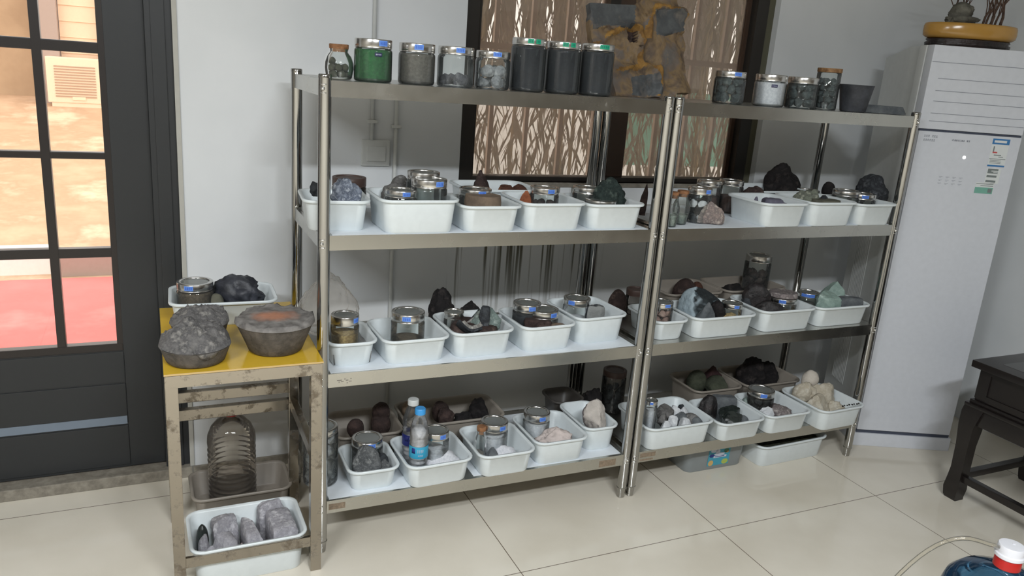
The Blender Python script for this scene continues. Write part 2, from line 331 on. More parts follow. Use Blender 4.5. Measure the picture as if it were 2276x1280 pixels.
def char_marks(bm, r, a0, a1, z0, z1, n, mi, rnd):
    # blurred hand-sized characters on a sticker: n blocks built of short strokes
    w = (a1-a0)/n
    for k in range(n):
        b0 = a0+w*(k+.14); b1 = a0+w*(k+.86)
        for s in range(3):
            zz = z0+(z1-z0)*(.12+.3*s); arc_patch(bm, r, b0, b1-(b1-b0)*rnd.choice((0,.0,.25)), zz, zz+(z1-z0)*.13, mi, 2, .0003)
        bb = b0+(b1-b0)*rnd.uniform(.3,.6); arc_patch(bm, r, bb, bb+w*.13, z0, z1, mi, 1, .0003)
def make_jar(x, y, z, r, h, lidh, kind, fill, sticker, label, seed, badge=False, soff=.28):
    rnd = random.Random(seed)
    nm = {'steel':'glass_jar','cork':'cork_jar','corkhex':'cork_jar','corksm':'cork_bottle','wood':'wooden_lid_jar','brown':'dark_lidded_jar'}[kind]
    t = thing(nm, label, 'jar', (x, y, z))
    hg = h-lidh; bm = new()
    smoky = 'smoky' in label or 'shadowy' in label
    if kind in ('cork', 'corkhex', 'corksm'):
        nk = r*.62; prof = [(r*.6,.0005),(r*.86,0),(r*.92,.006),(r,hg*.35),(r*.98,hg*.55),(r*.86,hg*.76),(nk*1.02,hg*.9),(nk,hg*.94),(nk*1.08,hg)]
        if kind == 'corkhex': prof = [(r*.5,.0005),(r*.72,0),(r*.76,.006),(r,hg*.5),(r*.95,hg*.64),(nk*1.05,hg*.85),(nk,hg*.92),(nk*1.05,hg)]
        lathe(bm, prof, 28, cap1=False); obj('glass_body', bm, 'glass', t)
        bm = new(); lathe(bm, [(nk*.9,hg*.9),(nk*1.0,hg+.0005),(nk*1.04,hg+.001),(nk*1.06,h-.002),(nk*1.0,h)], 24); obj('cork_stopper', bm, 'cork', t, auto=40)
        rin = [p for p in prof]
    elif kind == 'wood':
        lathe(bm, [(r*.8,.0005),(r*.96,0),(r,.005),(r,hg-.004),(r*.95,hg)], 32, cap1=False); obj('glass_body', bm, 'glass', t)
        bm = new(); lathe(bm, [(r*.99,hg),(r*1.02,hg+.002),(r*1.02,h-.002),(r*1.0,h)], 32); obj('wooden_lid', bm, 'wood_lid', t, auto=40)
    else:
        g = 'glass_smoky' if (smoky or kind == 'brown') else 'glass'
        prof = [(r*.7,.003),(r*.86,.0008),(r*.94,0),(r*.985,.004),(r,.010),(r,hg-.012),(r*.985,hg-.006),(r*.93,hg-.002),(r*.93,hg+.002)]
        lathe(bm, prof, 36, cap1=False); obj('glass_body', bm, g, t)
        bm = new(); rl = r*.975
        lm = 'brown_lid' if kind == 'brown' else 'lid_steel'
        lathe(bm, [(rl*.95,hg-.001),(rl,hg),(rl,hg+.0022),(rl*.993,hg+.003),(rl,hg+.004),(rl,h-.0025),(rl*.985,h-.0006),(rl*.96,h),(rl*.80,h),(rl*.78,h-.0008),(rl*.77,h-.0035)], 40, cap1=False)
        ld = obj('lid', bm, lm, t, auto=45)
        bm = new(); lathe(bm, [(rl*.772,h-.0045),(rl*.772,h-.0034),(rl*.4,h-.0028)], 32); obj('lid_window' if kind != 'brown' else 'lid_disc', bm, 'lid_glass' if kind != 'brown' else 'brown_lid', ld, auto=60)
        d = CAMXY - Vector((x, y)); base = math.atan2(d.y, d.x)
        if sticker:
            lab, ink = ('label_green','ink_green') if 'green' in sticker else ('label_blue','ink_blue')
            zc = hg+(lidh)*.55; hh = min(lidh*.62, .016)/2; r0 = rl+.0003
            spans = {'blue':[(-.12,.36)], 'bluewide':[(-.62,.62)], 'green':[(.12,.72)], 'green2':[(-.08,.26),(.40,.70)]}[sticker]
            if sticker == 'blue':
                spans = [(soff-.25, soff+.25)]
            bm = new()
            for a, b in spans:
                arc_patch(bm, r0, base+a, base+b, zc-hh, zc+hh, 0, 8)
                char_marks(bm, r0+.0004, base+a+.05, base+b-.05, zc-hh*.6, zc+hh*.6, max(2, round((b-a)/.14)), 1, rnd)
            obj('sticker', bm, [lab, ink], ld, smooth=False)
    if badge:
        d = CAMXY - Vector((x, y)); base = math.atan2(d.y, d.x); bm = new()
        arc_patch(bm, r+.0003, base+.08, base+.46, hg*.76, hg*.87, 0, 8); char_marks(bm, r+.0007, base+.12, base+.42, hg*.795, hg*.835, 4, 1, rnd)
        obj('badge', bm, ['navy', 'white_ink'], t, smooth=False)
    if not fill: return t
    if fill[0] == 'powder':
        ri = (r*.9 if kind.startswith('cork') else r-.0035); top = .004+(hg-.005)*fill[2]
        bm = new()
        if kind == 'corkhex': lathe(bm, [(r*.66,.0025),(r*.70,.005),(r*.85,top)], 28)
        else: lathe(bm, [(ri*.86,.004),(ri,.010),(ri,top-.001),(ri*.6,top),(ri*.2,top+.0015)], 36)
        o = obj('powder', bm, fill[1], None, (x, y, z), auto=50); meta(o, fill[3], 'powder', None, 'stuff')
    else:
        m = (4 if fill[1] in ('st_grey','st_pale','st_bw') else 5) if r > .04 else 4
        R = r*(.86 if kind == 'cork' else 1)-.005; rs = R*math.sin(math.pi/m)/(1+math.sin(math.pi/m)); lay = max(1, round((hg-.008)*fill[3]/(1.5*rs)))
        mats = [fill[1]] if fill[1] != 'st_bw' else ['rk_black','rk_white','rk_dark']
        for L in range(lay):
            for k in range(m):
                a = 2*math.pi*(k+.5*(L % 2))/m + rnd.uniform(-.12,.12); rr = R-rs
                if L == lay-1 and lay > 1 and fill[3] < .8 and rnd.random() < .4: continue
                mm = rnd.choice(mats); key = (mm, round(rs, 3), rnd.randrange(3))
                if key not in _stone_cache:
                    _stone_cache[key] = obj('pebble', rock_bm(len(_stone_cache)+77, rs*rnd.uniform(.85,1.0), rs*rnd.uniform(.8,1.0), rs*rnd.uniform(1.5,1.9), 'angular' if mm != 'st_olive' else 'smooth', 3), mm, auto=40); o = _stone_cache[key]
                else:
                    o = _stone_cache[key].copy(); COL.objects.link(o)
                o.location = (x+rr*math.cos(a), y+rr*math.sin(a), z+.004+L*rs*1.5+rnd.uniform(0,.002)); o.rotation_euler.z = rnd.uniform(0, 6.28)
                meta(o, fill[4], 'pebble', 'pebbles in one jar: '+label.split(',')[0][:60])
    return t

# ------------------------------------------------------------------ inventory (metres)
# label, x0, x1, y front, depth, height, z, turn, material
BINS = [
 ('white plastic tub of silvery grey rock at left end of second shelf, left rack', -0.045, 0.166, 0.032, 0.235, 0.098, 1.1055, -5, 'bin'),
 ('big white plastic tub of three steel-lidded jars on second shelf, left rack', 0.174, 0.437, -0.026, 0.25, 0.11, 1.1055, 0, 'bin'),
 ('white plastic tub with a brown stone disc and labelled jar, second shelf, left rack', 0.442, 0.662, -0.026, 0.24, 0.09, 1.1055, 0, 'bin'),
 ('white plastic tub with an orange-brown shard and labelled jar, second shelf, left rack', 0.665, 0.91, -0.022, 0.25, 0.098, 1.1055, 0, 'bin'),
 ('white plastic tub under the big dark green rock, right end of second shelf, left rack', 0.915, 1.155, -0.02, 0.25, 0.093, 1.1055, 0, 'bin'),
 ('white plastic tub of flat purple-grey stones on second shelf, right rack', 1.69, 1.927, -0.034, 0.26, 0.097, 1.1055, 0, 'bin'),
 ('white plastic tub with a pale greenish rock and grey disc, second shelf, right rack', 1.932, 2.19, -0.034, 0.25, 0.1, 1.1055, 0, 'bin'),
 ('white plastic tub of two lidded jars and a dark lump, second shelf, right rack', 2.193, 2.421, -0.036, 0.25, 0.093, 1.1055, 0, 'bin'),
 ('white plastic tub half full of grey powder at left end of third shelf, left rack', 0.024, 0.192, 0.022, 0.235, 0.086, 0.6523, 0, 'bin'),
 ('white plastic tub holding one jar of brown grit on third shelf, left rack', 0.197, 0.436, 0.0, 0.25, 0.09, 0.6523, 2, 'bin'),
 ('white plastic tub of broken crucible pieces on third shelf, left rack', 0.442, 0.682, 0.006, 0.25, 0.096, 0.6523, 2, 'bin'),
 ('white plastic tub with two labelled jars and brown slabs, third shelf, left rack', 0.702, 0.93, 0.004, 0.25, 0.1, 0.6523, 3, 'bin'),
 ('white plastic tub with a jar and grey block, right end of third shelf, left rack', 0.936, 1.172, 0.04, 0.27, 0.108, 0.6523, 4, 'bin'),
 ('white plastic tub half hidden behind the middle posts on third shelf, right rack', 1.275, 1.442, 0.005, 0.24, 0.082, 0.6523, 0, 'bin'),
 ('wide white plastic tub under the slag block with bluish face, third shelf, right rack', 1.448, 1.768, -0.012, 0.25, 0.09, 0.6523, 0, 'bin'),
 ('white plastic tub of black rocks and a labelled jar, third shelf, right rack', 1.794, 2.094, -0.01, 0.25, 0.096, 0.6523, 0, 'bin'),
 ('white plastic tub of pale green glassy lumps, right end of third shelf, right rack', 2.104, 2.42, -0.006, 0.25, 0.091, 0.6523, 0, 'bin'),
 ('white plastic tub of dark porous rocks at left end of bottom shelf, left rack', 0.092, 0.278, 0.0, 0.22, 0.082, 0.1953, 0, 'bin'),
 ('white plastic tub of white powder beside the two bottles, bottom shelf, left rack', 0.284, 0.536, -0.036, 0.25, 0.092, 0.1953, 2, 'bin'),
 ('white plastic tub with a cork bottle and white-filled jar, bottom shelf, left rack', 0.556, 0.786, -0.04, 0.26, 0.093, 0.1953, 0, 'bin'),
 ('white plastic tub with the pinkish white pitted rock, bottom shelf, left rack', 0.793, 1.024, -0.015, 0.265, 0.1, 0.1953, 0, 'bin'),
 ('white plastic tub with the big smooth pale rock, bottom shelf, left rack', 1.03, 1.19, 0.035, 0.26, 0.105, 0.1953, 0, 'bin'),
 ('wide white plastic tub of small grey and white stones, bottom shelf, right rack', 1.278, 1.612, -0.034, 0.27, 0.102, 0.1953, 0, 'bin'),
 ('white plastic tub of glossy black chunks on bottom shelf, right rack', 1.624, 1.872, -0.052, 0.26, 0.088, 0.1953, 0, 'bin'),
 ('white plastic tub of pinkish grey rocks and a dark jar, bottom shelf, right rack', 1.878, 2.132, -0.052, 0.26, 0.09, 0.1953, 0, 'bin'),
 ('white plastic tub heaped with pale cream rocks, right end of bottom shelf', 2.14, 2.41, -0.09, 0.28, 0.1, 0.1953, 2, 'bin'),
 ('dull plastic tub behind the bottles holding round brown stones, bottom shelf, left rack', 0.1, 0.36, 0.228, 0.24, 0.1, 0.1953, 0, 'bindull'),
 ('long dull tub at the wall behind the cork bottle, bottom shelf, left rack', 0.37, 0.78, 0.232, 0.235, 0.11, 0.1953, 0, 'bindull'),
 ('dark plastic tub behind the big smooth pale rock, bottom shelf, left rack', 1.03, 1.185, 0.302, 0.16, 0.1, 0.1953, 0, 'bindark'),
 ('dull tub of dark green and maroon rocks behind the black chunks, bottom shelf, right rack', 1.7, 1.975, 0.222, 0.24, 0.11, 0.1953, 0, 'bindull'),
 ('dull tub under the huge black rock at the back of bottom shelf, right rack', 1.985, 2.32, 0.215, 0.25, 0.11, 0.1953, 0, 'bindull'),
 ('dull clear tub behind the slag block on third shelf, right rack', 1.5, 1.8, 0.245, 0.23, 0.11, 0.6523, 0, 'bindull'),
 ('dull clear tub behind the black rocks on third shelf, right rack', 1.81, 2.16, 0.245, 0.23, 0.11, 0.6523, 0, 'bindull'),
 ('white plastic tub of rust-coloured pieces at the back of second shelf, left rack', 0.56, 0.86, 0.24, 0.24, 0.1, 1.1055, 0, 'bin'),
 ('white plastic tub at the back of second shelf before the dark dome rock, right rack', 1.85, 2.2, 0.245, 0.235, 0.1, 1.1055, 0, 'bin'),
]
# x, y, z, radius, height, lid height, kind, filling, sticker, label, badge, sticker turn
JARS = [
 (0.064, 0.115, 1.5639, 0.0447, 0.1021, 0.014, 'cork', ('stones', 'st_olive', 9, 0.6, 'olive-black pebble inside the cork-lidded round jar on top shelf'), None, 'round glass jar with cork lid and dark pebbles at left end of top shelf', False, 0.28),
 (0.162, 0.085, 1.5639, 0.0578, 0.1241, 0.026, 'steel', ('powder', 'pw_green', 0.97, 'bright green powder filling the steel-lidded jar on top shelf'), 'blue', 'steel-lidded glass jar full of bright green powder on top shelf', True, 0.55),
 (0.3, 0.085, 1.5639, 0.0571, 0.1221, 0.026, 'steel', ('powder', 'pw_grey', 0.97, 'grey-brown powder filling the jar beside the green one'), 'blue', 'steel-lidded glass jar full of grey-brown powder beside the green one', False, 0.1),
 (0.429, 0.085, 1.5639, 0.0583, 0.1221, 0.024, 'steel', ('stones', 'st_grey', 9, 0.42, 'dark grey stone in the half-empty clear jar on top shelf'), 'blue', 'clear steel-lidded jar one third full of grey stones on top shelf', False, 0.25),
 (0.557, 0.085, 1.5639, 0.0567, 0.1181, 0.022, 'steel', ('stones', 'st_pale', 10, 0.85, 'pale grey stone in the jar left of the black powders'), 'blue', 'steel-lidded jar packed with pale grey stones, left of the tall black jars', False, 0.25),
 (0.687, 0.095, 1.5639, 0.0585, 0.1681, 0.022, 'steel', ('powder', 'pw_black', 0.98, 'black powder in the leftmost tall jar with green labels'), 'green2', 'leftmost of three tall jars of black powder with green labels', False, 0.28),
 (0.817, 0.095, 1.5639, 0.06, 0.1671, 0.022, 'steel', ('powder', 'pw_black', 0.98, 'black powder in the middle tall jar with green labels'), 'green2', 'middle of three tall jars of black powder with green labels', False, 0.28),
 (0.948, 0.095, 1.5639, 0.06, 0.1701, 0.022, 'steel', ('powder', 'pw_black', 0.98, 'black powder in the tall jar beside the rusty slab'), 'green', 'tall jar of black powder beside the rusty slab, rightmost of three', False, 0.28),
 (1.536, 0.1, 1.5639, 0.0584, 0.1181, 0.022, 'steel', ('stones', 'st_dark', 14, 0.93, 'dark grey stone in the blue-labelled jar before the window frame'), 'blue', 'steel-lidded jar of dark stones with blue label, top shelf of right rack', False, 0.5),
 (1.72, 0.085, 1.5639, 0.06, 0.1181, 0.024, 'steel', ('powder', 'pw_white', 0.96, 'white powder filling the jar on top shelf of right rack'), None, 'steel-lidded jar full of white powder on top shelf of right rack', True, 0.28),
 (1.883, 0.085, 1.5639, 0.06, 0.1181, 0.024, 'steel', ('stones', 'st_dark', 14, 0.93, 'dark stone in the unlabelled jar right of the white powder'), None, 'unlabelled steel-lidded jar of dark stones right of the white powder jar', False, 0.28),
 (2.027, 0.1, 1.5639, 0.0468, 0.1611, 0.016, 'wood', ('stones', 'st_dark', 10, 0.92, 'dark lump stacked in the slim wooden-lidded jar'), None, 'slim tall glass jar with wooden lid and dark lumps on top shelf', False, 0.28),
 (0.159, 0.36, 1.1058, 0.06, 0.1242, 0.03, 'brown', None, None, 'brown-lidded tub behind the silvery rock at left end of second shelf', False, 0.28),
 (0.255, 0.055, 1.1095, 0.0524, 0.1285, 0.022, 'steel', ('powder', 'pw_grey', 0.6, 'grey grit in the low front jar of the big tub'), 'blue', 'low steel-lidded jar with blue label at front of the big tub', False, 0.36),
 (0.353, 0.07, 1.1095, 0.06, 0.1615, 0.026, 'steel', ('stones', 'st_grey', 6, 0.5, 'grey stone in the taller front jar of the big tub'), 'blue', 'taller steel-lidded jar with blue label at right of the big tub', False, 0.65),
 (0.3575, 0.1445, 1.1095, 0.0555, 0.1735, 0.024, 'steel', None, None, 'empty-looking steel-lidded jar at the back of the big tub, second shelf', False, 0.28),
 (0.541, 0.13, 1.1095, 0.0578, 0.1205, 0.022, 'steel', ('powder', 'pw_grey', 0.6, 'grey grit in the jar behind the brown stone disc'), 'blue', 'steel-lidded jar with blue label behind the brown stone disc', False, 0.45),
 (0.786, 0.09, 1.1095, 0.0528, 0.1335, 0.022, 'steel', ('stones', 'st_brown', 5, 0.7, 'dark brown piece in the jar beside the orange-brown shard'), 'blue', 'steel-lidded jar with blue label beside the orange-brown shard', False, 0.5),
 (0.9938, 0.1512, 1.1095, 0.0548, 0.1255, 0.022, 'steel', None, None, 'plain steel-lidded jar in front of the window mullion, second shelf', False, 0.28),
 (1.002, 0.0623, 1.1095, 0.0583, 0.0945, 0.02, 'steel', ('powder', 'pw_grey', 0.6, 'grey grit in the low jar left of the dark green rock'), None, 'low plain steel-lidded jar left of the big dark green rock', False, 0.28),
 (1.297, 0.03, 1.1071, 0.0267, 0.1299, 0.012, 'corkhex', ('powder', 'pw_glassy', 0.35, 'greenish grit in the cork jar touching the middle posts'), None, 'small cork-topped bulb jar touching the middle posts on second shelf', False, 0.28),
 (1.37, 0.075, 1.1071, 0.0342, 0.1279, 0.012, 'corkhex', ('powder', 'pw_glassy', 0.3, 'greenish grit in the cork jar left of the black and white chips'), None, 'small cork-topped bulb jar left of the jar of black and white chips', False, 0.28),
 (1.475, 0.11, 1.1071, 0.0481, 0.1339, 0.024, 'steel', ('stones', 'st_bw', 14, 0.92, 'black or white chip in the jar behind the pinkish rock'), 'blue', 'steel-lidded jar of black and white chips behind the pinkish rock', False, 0.8),
 (1.666, 0.3, 1.1071, 0.052, 0.1349, 0.022, 'steel', ('powder', 'pw_brown', 0.6, 'brown powder in the left jar at the window, second shelf of right rack'), None, 'left of two brown-tinted jars at the window, second shelf of right rack', False, 0.28),
 (1.785, 0.3, 1.1071, 0.0527, 0.1379, 0.022, 'steel', ('powder', 'pw_brown', 0.6, 'brown powder in the right jar at the window, second shelf of right rack'), None, 'right of two brown-tinted jars at the window, second shelf of right rack', False, 0.28),
 (2.232, 0.32, 1.1095, 0.06, 0.0925, 0.022, 'steel', None, None, 'plain steel-lidded jar behind the pale greenish rock, second shelf of right rack', False, 0.28),
 (2.277, 0.13, 1.1095, 0.06, 0.1215, 0.022, 'steel', None, None, 'plain steel-lidded jar left of the labelled one at the right end of second shelf', False, 0.28),
 (2.3384, 0.1, 1.1095, 0.0586, 0.1135, 0.022, 'steel', ('powder', 'pw_grey', 0.6, 'grey grit in the labelled jar at right end of second shelf'), 'blue', 'steel-lidded jar with blue label at right end of second shelf, right rack', False, 0.25),
 (0.0956, 0.115, 0.6731, 0.0476, 0.1369, 0.03, 'steel', ('powder', 'pw_yellow', 0.7, 'yellow flakes in the jar standing in grey powder'), 'blue', 'steel-lidded jar of yellow flakes standing in the grey powder, third shelf', False, 0.9),
 (0.315, 0.12, 0.6563, 0.0588, 0.1497, 0.03, 'steel', ('powder', 'pw_brown2', 0.42, 'brown grit filling the lower half of the lone jar, third shelf'), 'blue', 'lone steel-lidded jar half full of brown grit in a tub, third shelf', False, -0.08),
 (0.5031, 0.17, 0.6563, 0.0371, 0.1217, 0.024, 'steel', None, None, 'plain steel-lidded jar behind the broken crucible bowl, third shelf', False, 0.28),
 (0.7797, 0.14, 0.6563, 0.0537, 0.1487, 0.028, 'steel', ('powder', 'pw_black', 0.9, 'black powder in the left labelled jar beside the pale green rubble'), 'blue', 'steel-lidded jar of black powder right of the pale green rubble rock, third shelf', False, 0.4),
 (0.832, 0.11, 0.6563, 0.06, 0.1307, 0.028, 'steel', ('stones', 'st_brown', 6, 0.7, 'brown stone in the jar behind the two brown slabs'), 'blue', 'steel-lidded jar with blue label behind the two brown slabs, third shelf', False, 0.8),
 (1.0138, 0.18, 0.6563, 0.0538, 0.1427, 0.026, 'steel', ('powder', 'pw_white', 0.5, 'pale powder in the jar left of the grey block'), 'blue', 'steel-lidded jar of pale powder left of the grey block, third shelf', False, -0.4),
 (1.409, 0.36, 0.6526, 0.0454, 0.1104, 0.026, 'brown', None, None, 'dark brown-lidded jar at the back behind the middle posts, third shelf', False, 0.28),
 (1.3468, 0.09, 0.6563, 0.0478, 0.1367, 0.02, 'steel', ('stones', 'st_pink', 7, 0.8, 'pinkish chip in the jar peeping out behind the middle posts'), 'blue', 'steel-lidded jar of pinkish chips peeping out behind the middle posts', False, 0.6),
 (1.69, 0.075, 0.6563, 0.0445, 0.1157, 0.02, 'steel', ('powder', 'pw_yellow', 0.5, 'yellowish flakes in the jar beside the triangular grey rock'), 'blue', 'steel-lidded jar with blue label beside the triangular grey rock, third shelf', False, 0.5),
 (1.997, 0.11, 0.6563, 0.06, 0.1137, 0.022, 'steel', ('powder', 'pw_yellow', 0.5, 'yellowish flakes in the jar topped by a flat stone'), 'blue', 'steel-lidded jar with a flat stone lying on it, third shelf of right rack', False, 0),
 (2.076, 0.38, 0.6563, 0.06, 0.2327, 0.03, 'steel', ('stones', 'st_brown', 10, 0.85, 'dark lump in the tall jar at the back wall, third shelf'), None, 'tall jar of dark lumps standing at the back of third shelf, right rack', False, 0.28),
 (2.203, 0.17, 0.6563, 0.0486, 0.1087, 0.022, 'steel', ('powder', 'pw_grey', 0.6, 'grey grit in the blue-banded jar beside the green glassy lumps'), 'bluewide', 'jar with a blue band on its lid beside the green glassy lumps', False, 0.28),
 (0.021, 0.13, 0.1969, 0.06, 0.2111, 0.02, 'steel', ('stones', 'st_pale', 14, 0.86, 'mottled grey rock in the tall jar at the far left of bottom shelf'), None, 'tall jar of mottled grey rocks behind the left post on bottom shelf', False, 0.28),
 (0.188, 0.1398, 0.1993, 0.0562, 0.1367, 0.026, 'steel', ('powder', 'pw_olive', 0.7, 'olive grit in the jar behind the round porous rock'), 'blue', 'steel-lidded jar with blue label behind the round porous rock, bottom shelf', False, 0.3),
 (0.424, 0.08, 0.1993, 0.0486, 0.1637, 0.026, 'steel', ('powder', 'pw_white', 0.62, 'white powder inside the jar right of the blue-capped bottle'), 'blue', 'steel-lidded jar of white powder right of the blue-capped bottle', False, 0.6),
 (0.6066, 0.09, 0.1993, 0.0266, 0.1477, 0.016, 'corksm', ('powder', 'pw_grey', 0.3, 'grey grit in the little cork bottle'), None, 'little cork-stoppered bottle in front of a white-filled jar, bottom shelf', False, 0.28),
 (0.667, 0.11, 0.1993, 0.0533, 0.1547, 0.03, 'steel', ('powder', 'pw_white', 0.8, 'white granules filling the jar beside the little cork bottle'), 'blue', 'steel-lidded jar of white granules beside the little cork bottle', False, 0.7),
 (0.8708, 0.16, 0.1993, 0.0538, 0.1457, 0.03, 'steel', ('powder', 'pw_white', 0.9, 'white powder filling the jar behind the pinkish pitted rock'), 'blue', 'steel-lidded jar of white powder behind the pinkish pitted rock', False, 0.5),
 (1.36, 0.38, 0.1956, 0.0536, 0.1924, 0.026, 'brown', ('stones', 'st_dark', 8, 0.6, 'dark lump in the shadowy jar at the back of bottom shelf'), None, 'shadowy dark-lidded jar at the back by the middle posts, bottom shelf', False, 0.28),
 (1.344, 0.07, 0.1993, 0.0275, 0.1787, 0.016, 'steel', ('powder', 'pw_white', 0.85, 'white powder in the slim jar at the left end of the wide tub'), 'blue', 'slim white-filled jar at left end of the wide tub, bottom shelf of right rack', False, 0.1),
 (1.977, 0.124, 0.1993, 0.06, 0.1357, 0.026, 'steel', ('stones', 'st_dark', 8, 0.8, 'dark lump in the smoky jar before the huge black rock'), 'blue', 'smoky jar with blue label in front of the huge black rock, bottom shelf', False, 0.25),
 (-0.351, 0.4, 0.7408, 0.06, 0.1242, 0.026, 'steel', ('powder', 'pw_brown2', 0.95, 'dark brown grit filling the jar in the tub on the yellow board'), 'blue', 'steel-lidded jar of dark brown grit in the tub on the yellow board', False, -0.36),
]
